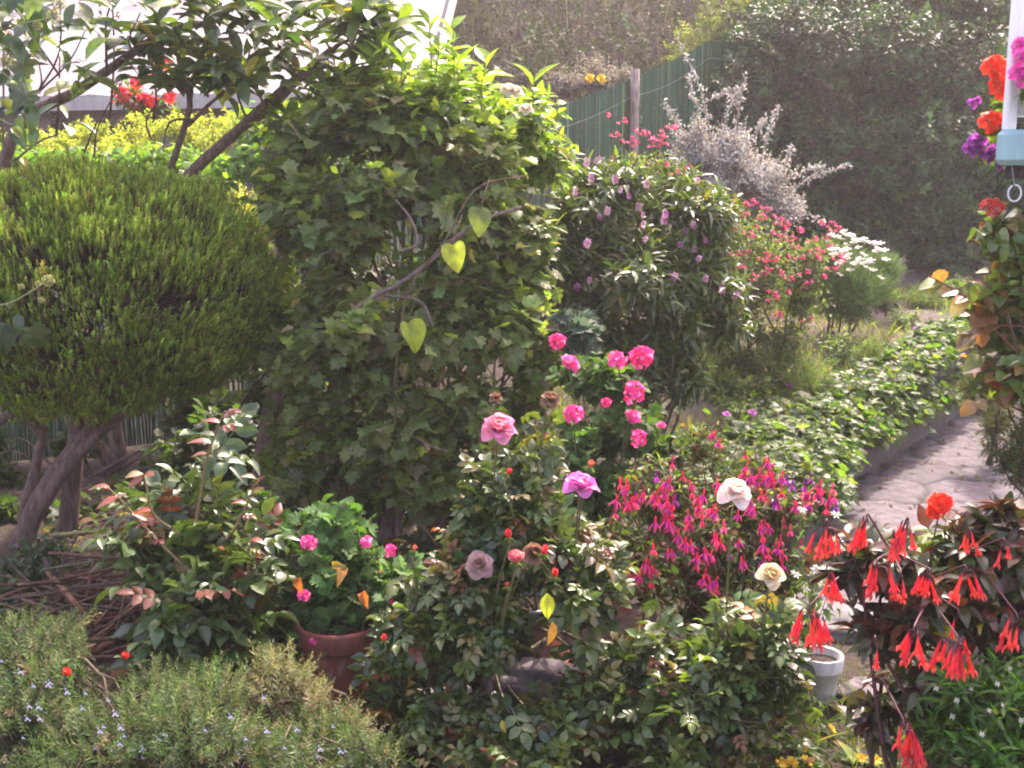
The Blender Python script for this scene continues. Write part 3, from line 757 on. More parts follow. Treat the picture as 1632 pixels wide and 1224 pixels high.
# hedges over the fence at the upper left
def far_hedges():
    shrub("yellow_hedge", "pale yellow green flowering hedge in front of the white house", "hedge", ground_base((-3.0, 8.2)),
          [B(330, 215, 8.3, 85, 40, .4), B(230, 235, 8.2, 80, 34, .4), B(130, 255, 8.0, 70, 26, .4), B(370, 190, 8.5, 45, 30, .4), B(60, 235, 8, 80, 34, .4), B(150, 218, 8.3, 70, 34, .3), B(260, 192, 8.4, 60, 30, .3), B(250, 330, 8.3, 180, 90, .4)], 71, 2600, SMALL, .045, [(3, (.30, .30, .075)), (2, (.16, .20, .05)), (1, (.42, .40, .13))], per=6, shoot=.06, mat=MATTE, ang=1.0, droop=.05, tfrac=.2)
    shrub("leafy_hedge", "bright green broad leaved hedge behind the round heath and tree branches", "hedge", ground_base((-2.2, 7.4)),
          [B(300, 268, 7.2, 140, 42, .4), B(420, 235, 7.2, 75, 70, .4), B(180, 262, 7.1, 110, 28, .4), B(40, 250, 7.1, 80, 24, .4), B(470, 330, 7.2, 80, 90, .4), B(570, 270, 7.2, 90, 90, .4), B(300, 370, 7.2, 200, 90, .4)], 72, 1700, OVATE + ROUND, .085, [(3, (.085, .15, .045)), (2, (.13, .20, .055)), (1, (.06, .10, .03))], per=5, shoot=.1, ang=1.1, droop=.2, tfrac=.2)
    root, T, A = shrub("red_flowered_shrub", "small dark shrub with loose red flowers before the white house roof", "shrub", ground_base((-3.0, 9.6)),
          [B(215, 150, 9.4, 45, 34, .3), B(255, 170, 9.4, 30, 24, .3), B(220, 300, 9.4, 70, 110, .3)], 73, 420, OVATE, .08, [(3, G_MID), (1, (.06, .06, .03)), (1, RED)], per=5, shoot=.1, tfrac=.4)
    me = umbel_mesh("red_bloom", 74, [(3, (.62, .03, .03)), (1, (.62, .12, .18))], .04, 9, .035)
    for x, y in ((192, 150), (198, 158), (246, 127), (240, 165), (228, 160), (270, 158), (263, 105), (218, 135), (255, 100)): part("flower", me, root, P(x, y, 9.2), None, 1.0)
far_hedges()

# central broad shrub with lobed leaves, and the bright shoots on top
def build_central():
    Y = 4.9; base = ground_base(P(615, 855, Y)); r = np.random.default_rng(81)
    blobs = [B(560, 330, 5.0, 130, 110, .45), B(720, 300, 5.1, 140, 130, .5), B(560, 520, 4.8, 130, 120, .4), B(730, 500, 4.85, 140, 130, .45), B(600, 680, 4.75, 160, 110, .35), B(760, 640, 4.8, 90, 90, .3), B(830, 400, 5.2, 70, 130, .4), B(480, 720, 4.9, 70, 90, .3), B(640, 200, 5.2, 160, 90, .45), B(480, 300, 5.2, 80, 110, .35), B(690, 760, 4.75, 130, 70, .3), B(850, 560, 5.0, 60, 110, .3), B(850, 690, 4.9, 60, 80, .3), B(540, 780, 4.9, 90, 60, .25), B(470, 560, 5.0, 60, 110, .3)]
    root = thing("lobed_leaf_shrub", "tall broad shrub with lobed grey green leaves filling the middle of the garden", "shrub", base)
    cols = [(4, (.110, .140, .068)), (3, (.085, .115, .048)), (2, (.135, .165, .080)), (.9, (.18, .15, .13)), (.4, (.21, .24, .055))]
    T, A, C = grow(82, blobs, 3000, 9, .42, .5, .35)
    b = Buf(); leaves(b, 82, T, A, LOBED, .095, cols, 4, .16, ang=1.15, droop=.4, light=.9); 
    s = Buf(); twigs(s, 82, C, T, A, .16, .003, (.14, .10, .085), .9)
    # named trunks and inner limbs
    for pts, a, e in (([(612, 862, 4.9), (622, 800, 4.9), (640, 690, 4.95), (650, 610, 5.0), (690, 520, 5.0)], .035, .018), ([(590, 862, 4.95), (612, 800, 4.95), (600, 700, 5.0), (540, 560, 5.0)], .018, .012), ([(636, 860, 4.85), (636, 800, 4.85), (660, 700, 4.9), (770, 560, 4.9)], .016, .01),
                      ([(535, 535, 4.65), (575, 485, 4.6), (640, 450, 4.6), (700, 405, 4.6), (745, 365, 4.6)], .011, .007), ([(690, 520, 4.6), (668, 480, 4.6), (610, 470, 4.6)], .008, .005), ([(640, 400, 4.55), (665, 388, 4.55), (655, 350, 4.6), (630, 318, 4.6)], .007, .004), ([(700, 400, 4.6), (760, 355, 4.6), (830, 330, 4.7)], .009, .006), ([(650, 690, 4.5), (690, 712, 4.45), (715, 720, 4.45)], .005, .004)):
        branch(s, [P(*q) for q in pts], a, e, np.array((.16, .115, .10)), 14, 8)
    mains(s, 83, base, blobs, .014, .004, (.13, .095, .08), 2)
    b.build("foliage", LEAF, root); s.build("stems", BARK, root)
    t = Buf(); branch(t, [P(415, 790, 5.2), P(425, 700, 5.2), P(440, 610, 5.2), P(450, 480, 5.25)], .05, .04, np.array((.14, .105, .09)), 12, 10); 
    tb = ground_base(P(408, 850, 5.2)); rt2 = thing("bare_trunk", "straight bare tree trunk standing in the shade right of the heath ball", "tree trunk", tb)
    branch(t, [tb - (0, 0, .1), P(410, 820, 5.2), P(417, 775, 5.2)], .055, .05, np.array((.14, .105, .09)), 6, 10); t.build("trunk", BARK, rt2)
    # big heart leaves of a climber
    cl = thing("heart_leaf_climber", "climbing vine with large yellowing heart shaped leaves on the middle shrub", "vine", ground_base((-.2, 4.5)))
    h = Buf(); spots = [(722, 388, 86, .28, .31, .05), (650, 512, 92, .29, .34, .05), (766, 330, 105, .15, .18, .06)]
    cv = []
    for i, (x, y, sz, a_, g_, bb) in enumerate(spots):
        p = P(x, y, 4.38 + .03 * (i % 4)); k = sz / F * 4.4 * (.45, .46, .36)[i % 3]
        put(h, r, [HEART[(0, 1, 2)[i % 3]]], (p + np.array((0, 0, 0)))[None], np.array([[r.normal(.05, .22), r.uniform(-.5, .1), -1]]), np.array([[r.normal(.1, .35), -1, r.uniform(0, .5)]]), np.array([k * 1.25]), np.array([[a_ * .75, g_ * .75, bb * .8]]))
        cv.append(p)
    sb = Buf()
    for p in cv: branch(sb, [p + (0, .01, 0), p + (.03, .08, .10), p + (.02, .25, .1)], .002, .002, np.array((.13, .09, .06)), 5, 4)
    branch(sb, [np.array((-.2, 4.5, 0)), P(640, 760, 4.6), P(640, 500, 4.5), P(712, 380, 4.5), P(760, 300, 4.55), P(840, 280, 4.6)], .006, .003, np.array((.13, .09, .06)), 20, 5)
    h.build("leaves", LEAF, cl); sb.build("stems", BARK, cl)
    # bright sunlit climber on top
    blobs = [B(560, 140, 5.3, 75, 70, .35), B(690, 140, 5.35, 95, 60, .4), B(800, 190, 5.4, 90, 65, .4), B(620, 190, 5.2, 140, 60, .35), B(860, 240, 5.5, 55, 60, .35), B(760, 250, 5.2, 110, 60, .3), B(490, 210, 5.4, 70, 60, .35)]
    rt, T, A = shrub("lime_climbing_rose", "lime green sunlit climbing shrub topping the middle shrub with cream roses", "climber", ground_base((-.3, 5.6)), blobs, 86, 760, OVATE + LANCE[:1], .095, [(3, (.11, .17, .035)), (2, (.17, .23, .045)), (2, (.065, .10, .03)), (.6, (.25, .27, .06))], per=6, shoot=.18, ang=1.0, droop=.2, opposite=True, sub=9, tfrac=.7)
    fl = Buf(); sh = STEMS[rt.name]
    for x, y, x1, y1 in ((684, 40, 690, 180), (722, 45, 728, 190), (700, 75, 700, 190), (610, 70, 620, 180), (640, 95, 650, 190), (730, 95, 735, 190), (775, 100, 770, 190), (850, 125, 850, 210), (590, 90, 590, 190)):
        p, q = P(x, y, 5.0), P(x1, y1, 5.15); branch(sh, [q, (p + q) / 2 + r.normal(0, .01, 3), p], .004, .002, np.array((.16, .20, .06)), 8, 4)
        k = 12; tt = np.linspace(0, .85, k); a = np.arange(k) // 2 * 1.4 + np.arange(k) % 2 * math.pi + r.uniform(0, 3)
        dd = np.stack([np.cos(a), np.sin(a) * .8, np.where(tt < .2, .9, .15)], -1)
        put(fl, r, [OVATE[0], LANCE[0]], p + (q - p) * tt[:, None], dd, np.stack([np.zeros(k), np.full(k, -.3), np.ones(k)], -1), r.uniform(.10, .145, k), palette(r, k, [(1, (.17, .24, .04))], .12))
    fl.build("shoot_leaves", LEAF, rt)
    me = rose_mesh("cream_rose", 87, (.85, .82, .68), (.85, .82, .64), (.85, .80, .55), .045, .8)
    for x, y, sc in ((810, 148, .8), (822, 150, .7), (838, 178, .7)): part("rose_flower", me, rt, P(x, y, 5.0), axis_R((.1, -.6, .8)), sc)
build_central()

def build_hebe():
    base = ground_base(P(1010, 640, 6.1)); Y = 6.0
    blobs = [B(960, 320, 6.0, 90, 70, .45), B(1070, 330, 6.05, 90, 75, .45), B(1000, 430, 5.85, 110, 90, .45), B(1110, 440, 5.95, 75, 80, .4), B(1060, 530, 5.85, 90, 80, .35), B(960, 520, 5.95, 70, 90, .35), B(1090, 590, 5.8, 40, 50, .2), B(900, 400, 5.9, 50, 110, .3), B(1140, 340, 6.1, 45, 60, .3), B(1150, 500, 6.0, 40, 60, .25), B(1010, 600, 5.8, 60, 60, .25)]
    root, T, A = shrub("hebe_bush", "rounded glossy evergreen bush dotted with purple pink flower spikes", "bush", base, blobs, 91, 1900, LANCE, .105, [(5, (.040, .062, .022)), (3, (.060, .090, .028)), (1, (.10, .13, .035)), (.5, (.11, .10, .04))], mat=GLOSS, per=8, shoot=.13, ang=1.05, droop=.1, opposite=True, twig=.003, tfrac=.6)
    r = np.random.default_rng(92); m = Buf()
    n = 46; i = np.arange(n); z = i / n; a = i * 2.4; q = .012 * np.sin(math.pi * (.18 + .74 * z)) ** .7
    ps = np.stack([q * np.cos(a), q * np.sin(a), z * .055], -1); dd = np.stack([np.cos(a), np.sin(a), np.full(n, .4)], -1)
    put(m, r, [SHORTP], ps, dd, np.repeat([[0, 0, 1.]], n, 0), np.full(n, .012), palette(r, n, [(4, (.46, .13, .42)), (2, (.55, .24, .52)), (1, (.35, .06, .33))], .2))
    me = m.mesh("hebe_spike", PETAL)
    pts = [(917, 304), (942, 282), (955, 344), (968, 335), (1030, 378), (936, 387), (940, 443), (920, 455), (1025, 339), (1018, 330), (1030, 292), (1112, 285), (1060, 340), (1083, 388), (1095, 365), (1105, 356), (1125, 380), (1075, 440), (1107, 395), (1125, 442), (1150, 460), (1173, 470), (1001, 310), (913, 257), (980, 285), (1058, 350), (1026, 355), (1115, 410), (953, 254), (935, 258), (990, 300)]
    st = STEMS[root.name]
    for k, (x, y) in enumerate(pts):
        p0 = P(x, y, 5.6); d2 = ((T[:, 0] - P(x, y, 6)[0]) ** 2 + (T[:, 2] - P(x, y, 6)[2]) ** 2); cand = d2 < .02
        Yf = (T[cand, 1].min() if cand.any() else 5.7) - .04; p = P(x, y, Yf); ax = nrm(np.array((r.normal(0, .35), -.3, .9)))
        part("flower", me, root, p - ax * .027, axis_R(ax), r.uniform(.5, .85)); flower_stalk(st, T, p - ax * .027, drop=.05)
build_hebe()

SALVIA = [(1165, 321), (1183, 325), (1192, 324), (1150, 333), (1173, 337), (1179, 344), (1211, 331), (1218, 334), (1210, 347), (1232, 344), (1240, 350), (1248, 357), (1249, 364), (1165, 362), (1190, 371), (1230, 371), (1240, 378), (1256, 382), (1274, 365), (1294, 380), (1313, 380), (1310, 354), (1321, 356), (1325, 367), (1222, 403), (1230, 411), (1213, 413), (1162, 405), (1188, 402), (1170, 403), (1255, 409), (1275, 408), (1295, 400), (1302, 410), (1316, 394), (1332, 412), (1183, 426), (1170, 426), (1215, 436), (1243, 433), (1281, 432), (1255, 444), (1312, 440), (1283, 453), (1230, 466), (1255, 465), (1230, 473), (1232, 502), (1242, 502), (1286, 507), (1167, 498), (1150, 509), (1328, 424), (1265, 393), (1205, 360), (1140, 345), (1195, 445)]
def salvia_mesh(seed, cols):
    r = np.random.default_rng(seed); b = Buf()
    for k in range(4):
        c = r.normal(0, .011, 3); a = r.uniform(0, 6.28); d = np.array((math.cos(a), -.7, r.uniform(-.2, .3))); u = nrm(d)
        put(b, r, [SHORTP], np.repeat([c + u * .010], 4, 0), np.array([u + (0, 0, .5), u + (0, 0, -.6), u * .5 + np.cross(u, (0, 0, 1)) + (0, 0, -.4), u * .5 - np.cross(u, (0, 0, 1)) + (0, 0, -.4)]), np.repeat([[0, 0, 1.]], 4, 0), np.full(4, .017), palette(r, 4, cols, .1))
        branch(b, [c - u * .006, c, c + u * .012], .0015, .0035, np.array((.25, .03, .06)), 3, 5)
    return b.mesh("salvia_flower", PETAL)
def build_salvias():
    r = np.random.default_rng(101)
    me = [salvia_mesh(s, [(3, (.75, .07, .20)), (1, (.78, .17, .36))]) for s in (1, 2, 3)]
    base = ground_base(P(1215, 590, 7.2))
    blobs = [B(1200, 390, 7.2, 85, 80, .45), B(1270, 440, 7.2, 70, 80, .45), B(1180, 480, 7.0, 80, 70, .4), B(1240, 530, 7.1, 80, 60, .35), B(1160, 350, 7.3, 60, 60, .35), B(1180, 560, 7.0, 80, 50, .3)]
    root, T, A = shrub("red_sage", "airy fine leaved sage bush covered in small crimson pink flowers", "bush", base, blobs, 102, 1500, SMALL + OVATE[:1], .038, [(3, (.075, .105, .035)), (2, (.055, .08, .028)), (1, (.13, .15, .06))], mat=LEAF, per=8, shoot=.14, ang=.95, droop=.1, opposite=True, twig=.0018, tfrac=.8, up=.9)
    st = STEMS[root.name]
    for k, (x, y) in enumerate(SALVIA):
        d2 = ((T[:, 0] - P(x, y, 7.1)[0]) ** 2 + (T[:, 2] - P(x, y, 7.1)[2]) ** 2); cand = d2 < .02
        p = P(x, y, (T[cand, 1].min() - .03) if cand.any() else 7.1)
        part("flower", me[k % 3], root, p, axis_R((r.normal(0, .3), -.1, 1)), r.uniform(.95, 1.4)); flower_stalk(st, T, p, r=.0014, drop=.15)
    pts = [(969, 181), (991, 191), (976, 215), (990, 224), (1004, 221), (1019, 209), (1032, 211), (1048, 212), (1066, 202), (1074, 201), (1035, 226), (1043, 231), (1061, 229), (1085, 271), (1008, 232), (1062, 260), (1075, 272), (1050, 222), (975, 252), (1090, 300), (1110, 312), (1130, 320)]
    base = ground_base(P(1050, 500, 7.9)); blobs = [B(1040, 275, 7.6, 80, 35, .3), B(1080, 330, 7.5, 60, 45, .3), B(1050, 400, 7.6, 80, 70, .3)]
    root, T, A = shrub("tall_sage", "taller sparse sage stems with coral pink flowers standing before the green fence", "bush", base, blobs, 104, 420, SMALL + OVATE[:1], .045, [(3, (.09, .12, .04)), (2, (.06, .09, .03)), (1, (.15, .12, .06))], per=7, shoot=.16, opposite=True, twig=.0018, up=1.0)
    st = STEMS[root.name]
    for k, (x, y) in enumerate(pts):
        p = P(x, y, 7.35 + r.uniform(0, .2)); part("flower", me[k % 3], root, p, axis_R((r.normal(0, .3), -.1, 1)), r.uniform(1.0, 1.5)); flower_stalk(st, T, p, r=.0015, drop=.25)
build_salvias()

def build_silver():
    Y = 8.6; base = ground_base(P(1150, 400, Y)); r = np.random.default_rng(111)
    blobs = [B(1150, 260, 8.6, 90, 70, .5), B(1200, 290, 8.6, 75, 55, .45), B(1110, 230, 8.7, 50, 50, .35), B(1230, 330, 8.6, 55, 35, .35), B(1130, 330, 8.5, 90, 50, .35)]
    root = thing("silver_bush", "silvery grey bush with long bare pale shoots in front of the dark tree", "bush", base)
    T, A, C = grow(112, blobs, 2100, 9, .42, .4, .55, .5)
    b, s = Buf(), Buf(); cols = [(3, (.43, .415, .395)), (2, (.32, .31, .285)), (1, (.52, .50, .48))]
    leaves(b, 112, T, A, SMALL, .034, cols, 12, .2, ang=1.0, droop=.05)
    twigs(s, 112, C, T, A, .2, .003, (.24, .20, .17), 1.0)
    for pts in ([(1140, 300), (1130, 200), (1112, 130), (1080, 62)], [(1165, 260), (1175, 190), (1188, 122)], [(1120, 165), (1150, 150), (1185, 140)], [(1210, 270), (1225, 210), (1242, 170)], [(1240, 320), (1290, 285), (1352, 264)], [(1240, 300), (1255, 255), (1262, 235)], [(1230, 300), (1290, 270), (1310, 268)], [(1100, 220), (1075, 190), (1058, 165)], [(1200, 300), (1262, 330), (1310, 352)], [(1135, 190), (1105, 160), (1100, 120)], [(1145, 230), (1165, 165), (1180, 150)], [(1190, 250), (1210, 205), (1222, 190)]):
        q = curve([P(x, y, 8.45) for x, y in pts], 14); tubes(s, q, np.linspace(.007, .0025, 14), np.array((.30, .25, .20)), 5)
        k = 80; i = r.integers(4, 14, k); pos = q[i] + r.normal(0, .012, (k, 3)); d = nrm(r.normal(size=(k, 3)) + (0, 0, .5))
        put(b, r, SMALL, pos, d, r.normal(size=(k, 3)) + (0, -.3, .8), r.uniform(.02, .036, k), palette(r, k, cols, .2))
    mains(s, 113, base, blobs, .014, .004, (.22, .18, .16), 4)
    b.build("foliage", SILVER, root); s.build("stems", BARK, root)
build_silver()

def build_dark_tree():
    base = ground_base((3.9, 12.4)); r = np.random.default_rng(121)
    root = thing("dense_dark_tree", "very large dense dark green evergreen tree at the end of the path", "tree", base)
    blobs = [B(1345, 150, 12.2, 215, 180, 1.2), B(1400, 260, 11.9, 240, 150, 1.1), B(1560, 130, 12.6, 200, 220, 1.3), B(1270, 70, 12.6, 120, 90, .9), B(1185, 200, 12.0, 75, 110, .5), B(1180, 310, 11.7, 60, 70, .4), B(1450, 20, 12.8, 180, 110, 1.1), B(1270, 260, 12.0, 130, 110, .8), B(1560, 320, 11.8, 150, 90, .8), B(1700, 150, 12.6, 160, 240, 1.2), B(1400, 370, 11.2, 130, 60, .6), B(1540, 380, 11.0, 120, 70, .6), B(1270, 350, 11.4, 80, 60, .6)]
    T, A, C = grow(122, blobs, 13000, 15, .30, .22, .45)
    b, s = Buf(), Buf()
    n = len(T)
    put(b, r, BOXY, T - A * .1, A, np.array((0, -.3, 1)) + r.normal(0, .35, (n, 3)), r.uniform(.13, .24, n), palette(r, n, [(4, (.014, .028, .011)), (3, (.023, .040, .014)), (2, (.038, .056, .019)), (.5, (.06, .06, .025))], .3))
    twigs(s, 122, C, T, A, .1, .006, (.08, .06, .05), .25); mains(s, 123, base, blobs, .05, .012, (.09, .07, .06), 3, spread=.25)
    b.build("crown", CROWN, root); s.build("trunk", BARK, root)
    # olive bush behind its left shoulder; paler colour imitates the tree's sunlit top
    shrub("olive_bush", "olive green loose bush behind the dark tree above the fence end", "bush", ground_base((2.4, 14.5)), [B(1190, 50, 13.2, 120, 80, .7), B(1130, 120, 13.6, 70, 60, .6), B(1300, -10, 13.2, 170, 70, .8), B(1480, -20, 13.0, 140, 60, .6)], 125, 2200, BOXY, .16, [(3, (.085, .10, .034)), (2, (.11, .12, .045)), (1, (.055, .07, .025))], per=2, shoot=.1, tfrac=.2, sub=9)
build_dark_tree()

def behind_fence():
    root, T, A = shrub("dry_grass_clump", "pale whitish dry bushy clump just behind the green fence", "grass clump", ground_base((.7, 11.4)), [B(960, 120, 11.4, 60, 40, .4), B(900, 125, 11.3, 40, 30, .3)], 131, 500, SMALL, .05, [(2, (.30, .26, .22)), (1, (.2, .17, .12)), (1, (.12, .13, .06))], per=8, shoot=.2, up=1.2, mat=SILVER, twig=.003, stem=np.array((.25, .2, .16)), tfrac=1)
    me = umbel_mesh("yellow_bloom", 132, [(1, (.65, .5, .03))], .03, 8, .03)
    for x, y in ((940, 126), (958, 127)): part("flower", me, root, P(x, y, 10.9), None, 1.0)
behind_fence()

def daisy_mesh(name, R, n, pc, cc, tilt=84):
    b = Buf(); blossom([(n, tilt, (leaf(3, .32, .6, .1, .12, .6)), R, pc, .0, 0)], 4, b)
    lathe(b, [(0.0005, R * .16), (R * .18, R * .13), (R * .27, R * .02), (R * .1, -.02 * R)], (0, 0, 0), np.array(cc), 10)
    return b.mesh(name, PETAL)
def build_daisies():
    base = ground_base(P(1350, 525, 8.5)); r = np.random.default_rng(141)
    blobs = [B(1350, 425, 8.5, 76, 44, .35), B(1350, 475, 8.4, 80, 46, .35), B(1400, 430, 8.6, 30, 35, .25)]
    root, T, A = shrub("daisy_bush", "rounded feathery green bush topped with white daisies beside the bed soil", "bush", base, blobs, 142, 1900, FEATHER, .10, [(3, (.065, .115, .035)), (2, (.085, .145, .045)), (1, (.045, .08, .025))], per=3, shoot=.06, ang=.5, droop=0, mat=NEEDLE, tfrac=.3)
    me = daisy_mesh("daisy", .033, 14, (.80, .78, .76), (.6, .4, .04)); st = STEMS[root.name]
    for x, y in [(1335, 377), (1340, 380), (1355, 373), (1363, 381), (1377, 384), (1385, 386), (1395, 386), (1330, 397), (1325, 397), (1337, 397), (1350, 390), (1368, 394), (1397, 400), (1340, 417), (1355, 430), (1382, 426), (1392, 430), (1338, 437), (1404, 442), (1309, 412), (1412, 413), (1388, 414), (1352, 406), (1329, 376), (1372, 383), (1347, 374)] + [(1350 + 62 * math.cos(q) * rr_, 398 + 30 * math.sin(q) * rr_) for q, rr_ in zip(r.uniform(0, 6.28, 30), r.random(30) ** .5)]:
        Yf = 8.5 if y < 395 else 8.15; p = P(x, y, Yf); part("flower", me, root, p, axis_R((r.normal(0, .25), -.25, .9)), r.uniform(.9, 1.2)); flower_stalk(st, T, p, r=.0016, drop=.12)
    shrub("lavender_tuft", "low grey tuft at the right of the white daisy bush", "tuft", ground_base(P(1425, 450, 9.2)), [B(1415, 420, 9.2, 26, 36, .2)], 143, 160, FEATHER, .1, [(1, (.16, .17, .15))], per=2, shoot=.05, mat=SILVER)
build_daisies()

# trailing geranium over the wall: follows the top and hangs down the face
def build_trailing():
    r = np.random.default_rng(151); n = 4600
    y = r.uniform(4.75, 9.3, n); wdt = np.interp(y, [4.7, 5.2, 6, 7, 8.2, 9.3], [.40, .44, .44, .40, .38, .34]); u = r.uniform(-.05, 1, n)
    s = u * wdt - .04
    x = xwall(y) - s * 1.25
    lump = .05 * np.sin(5 * y) * np.sin(6 * s + y) + .04 * np.sin(11 * y + 3)
    h = np.where(s < .02, .285 - r.random(n) ** 1.6 * .07, .31 + .07 * np.sin(np.clip(s / wdt, 0, 1) * math.pi)) + lump * .6
    p = np.stack([x + np.where(s < .02, .02, 0), y, np.maximum(h, gz(x - .1, y) * (s > .02) + .05)], -1)
    out = nrm(np.stack([np.where(s < .05, .8, .15), np.where(s < .05, -.5, -.25), np.where(s < .05, .25, 1)], -1))
    thin = np.sin(3.1 * y + 2) * np.sin(7 * s + 2.3 * y) + r.normal(0, .3, n) > -.75; p, out = p[thin], out[thin]; n = len(p)
    b = Buf()
    for j in range(3):
        pos = p + r.normal(0, .035, (n, 3)); d = nrm(out * .3 + np.stack([r.normal(.3, .7, n), r.normal(-.4, .6, n), r.normal(-.15, .35, n)], -1))
        put(b, r, LOBED + CUTLEAF, pos, d, out + np.array((0, 0, .6)) + r.normal(0, .25, (n, 3)), r.uniform(.036, .066, n), palette(r, n, [(4, (.056, .094, .032)), (3, (.042, .074, .024)), (2, (.082, .12, .038)), (.4, (.15, .17, .05))], .17))
    root = thing("trailing_geranium", "light green leafy geranium spilling over the low wall along the path", "plant", (xwall(6.5) - .3, 6.5, float(gz(xwall(6.5) - .4, 6.5))))
    b.build("foliage", LEAF, root)
    s_ = Buf(); k = r.random(n) < .25; q = p[k]; g0 = q.copy(); g0[:, 0] -= .15; g0[:, 2] = gz(g0[:, 0], g0[:, 1]); tubes(s_, np.stack([g0, (g0 + q) / 2 + (0, 0, .05), q], 1), np.array([.003, .0025, .002])[None], palette(r, k.sum(), [(1, (.10, .11, .05))]), 3); s_.build("stems", STEM, root)
    me = blossom([(5, 70, petal(.5, .1, .1), .028, (.62, .17, .62), .0, 0)], 152).mesh("geranium_flower", PETAL)
    for x, y, Y in ((1348, 626, 6.9), (1389, 623, 7.1), (1259, 617, 6.8), (1199, 659, 6.2), (1461, 525, 8.6), (1158, 662, 6.1), (1305, 640, 6.6)): part("flower", me, root, P(x, y, Y), axis_R((0, -.5, .8)), 1.0)
build_trailing()

# weeds of the raised bed
def build_weeds():
    r = np.random.default_rng(161)
    spots = [(1290, 590, 7.1, 60, 55), (1330, 540, 7.7, 40, 40), (1240, 600, 6.6, 45, 30), (1200, 620, 6.3, 50, 35), (1390, 560, 7.7, 40, 25), (1170, 640, 6.1, 45, 30), (1150, 610, 6.3, 30, 30), (1250, 650, 6.3, 40, 22), (1480, 470, 9.3, 40, 22), (1440, 500, 8.9, 40, 18), (1410, 470, 9.2, 30, 18), (1510, 450, 9.6, 40, 26), (1130, 560, 6.7, 40, 40), (1110, 690, 5.6, 45, 35)]
    places = ["behind the trailing leaves in bed centre", "under the white daisy bush", "beside the red sage foot", "at the foot of the glossy hebe bush", "right below the daisy bush", "at the near end of the trailing geranium", "in the shade right of the hebe bush", "just above the wall top leaves", "at the far end of the bed", "on bare soil right of the daisies", "close to the right side of the daisies", "near the bronze leaved shrub", "under the low branches of the sage", "between pink geranium and trailing leaves"]
    looks = ["tall thin green weed", "bright green bushy weed", "low grassy weed", "pale green weed tuft"]
    for i, ((x, y, Y, rx, ry), pl) in enumerate(zip(spots, places)):
        g0 = on_ground(x, y + ry, Y - .8, Y + 1.4); k = g0[1] / F
        c = g0 + (0, 0, ry * k * .8)
        tp = [FEATHER, SMALL + OVATE[:1], LANCE, CUTLEAF][i % 4]; sz = [.11, .04, .09, .05][i % 4]
        shrub("bed_weed", looks[i % 4] + " growing " + pl, "weed", g0, [(c, np.array((rx * k, .22, ry * k)))], 162 + i, 110 if i % 4 else 80, tp, sz, [(3, (.07, .11, .035)), (2, (.10, .14, .05)), (1, (.15, .15, .07))], per=4, shoot=.09, group="weeds in the raised bed", up=1.1, stem=GREENST, stem_mat=STEM, r0=.004, twig=.0015)
    b = Buf(); n = 8000
    Y = r.uniform(5.6, 10.2, n); x = xwall(Y) - .3 - r.random(n) * 2.2
    keep = (np.sin(3 * x + 1.2 * Y) * np.sin(2.2 * Y - x) > -.35); x, Y = x[keep], Y[keep]; n = len(x)
    p = np.stack([x, Y, gz(x, Y)], -1); d = nrm(np.stack([r.normal(0, .5, n), r.normal(0, .5, n), np.ones(n)], -1))
    put(b, r, [leaf(3, .06, .3, .1, .3), leaf(3, .10, .4, .1, .5)], p, d, r.normal(size=(n, 3)), r.uniform(.03, .12, n), palette(r, n, [(3, (.08, .115, .035)), (1, (.16, .15, .07)), (1, (.2, .16, .11))], .25))
    kind(b.build("bed_grass", LEAF), "stuff", "short sparse grass on the soil of the raised bed")
    b = Buf(); n = 3000
    x = r.uniform(.4, 3.1, n); Y = r.uniform(2.3, 3.75, n); k = (x < xwall(Y) + .7) & (x > .45 + (Y - 3) * .2); x, Y = x[k], Y[k]; n = len(x)
    p = np.stack([x, Y, gz(x, Y)], -1); d = nrm(np.stack([r.normal(0, .7, n), r.normal(0, .7, n), np.ones(n)], -1))
    put(b, r, [leaf(4, .03, .3, .1, .5), leaf(4, .045, .4, .1, .9)], p, d, r.normal(size=(n, 3)), r.uniform(.05, .15, n), palette(r, n, [(3, (.055, .08, .025)), (1, (.16, .15, .07)), (1, (.05, .08, .03))], .25))
    kind(b.build("lawn_grass", LEAF), "stuff", "rough green grass at the foot of the garden border")
    b = Buf(); n = 2600; x = r.uniform(-2.2, 1.1, n); Y = r.uniform(2.7, 6.0, n); p = np.stack([x, Y, gz(x, Y) + r.uniform(0, .05, n)], -1)
    put(b, r, SMALL + OVATE, p, nrm(r.normal(size=(n, 3)) * (1, 1, .3)), np.stack([r.normal(0, .4, n), r.normal(0, .4, n), np.ones(n)], -1), r.uniform(.03, .09, n), palette(r, n, [(3, (.045, .07, .025)), (2, (.10, .065, .04)), (1, (.15, .11, .07))], .3))
    n = 260; Y = r.uniform(4.5, 9.0, n); x = xwall(Y) + .03 + r.random(n) ** 1.7 * 1.2; p = np.stack([x, Y, np.full(n, .016)], -1)
    put(b, r, SMALL, p, nrm(r.normal(size=(n, 3)) * (1, 1, .12)), np.stack([r.normal(0, .3, n), r.normal(0, .3, n), np.ones(n)], -1), r.uniform(.015, .045, n), palette(r, n, [(2, (.09, .06, .035)), (1, (.05, .07, .025)), (1, (.16, .12, .06))], .3))
    kind(b.build("leaf_litter", MATTE), "stuff", "fallen brown leaves and small ground plants under the shrubs")
build_weeds()

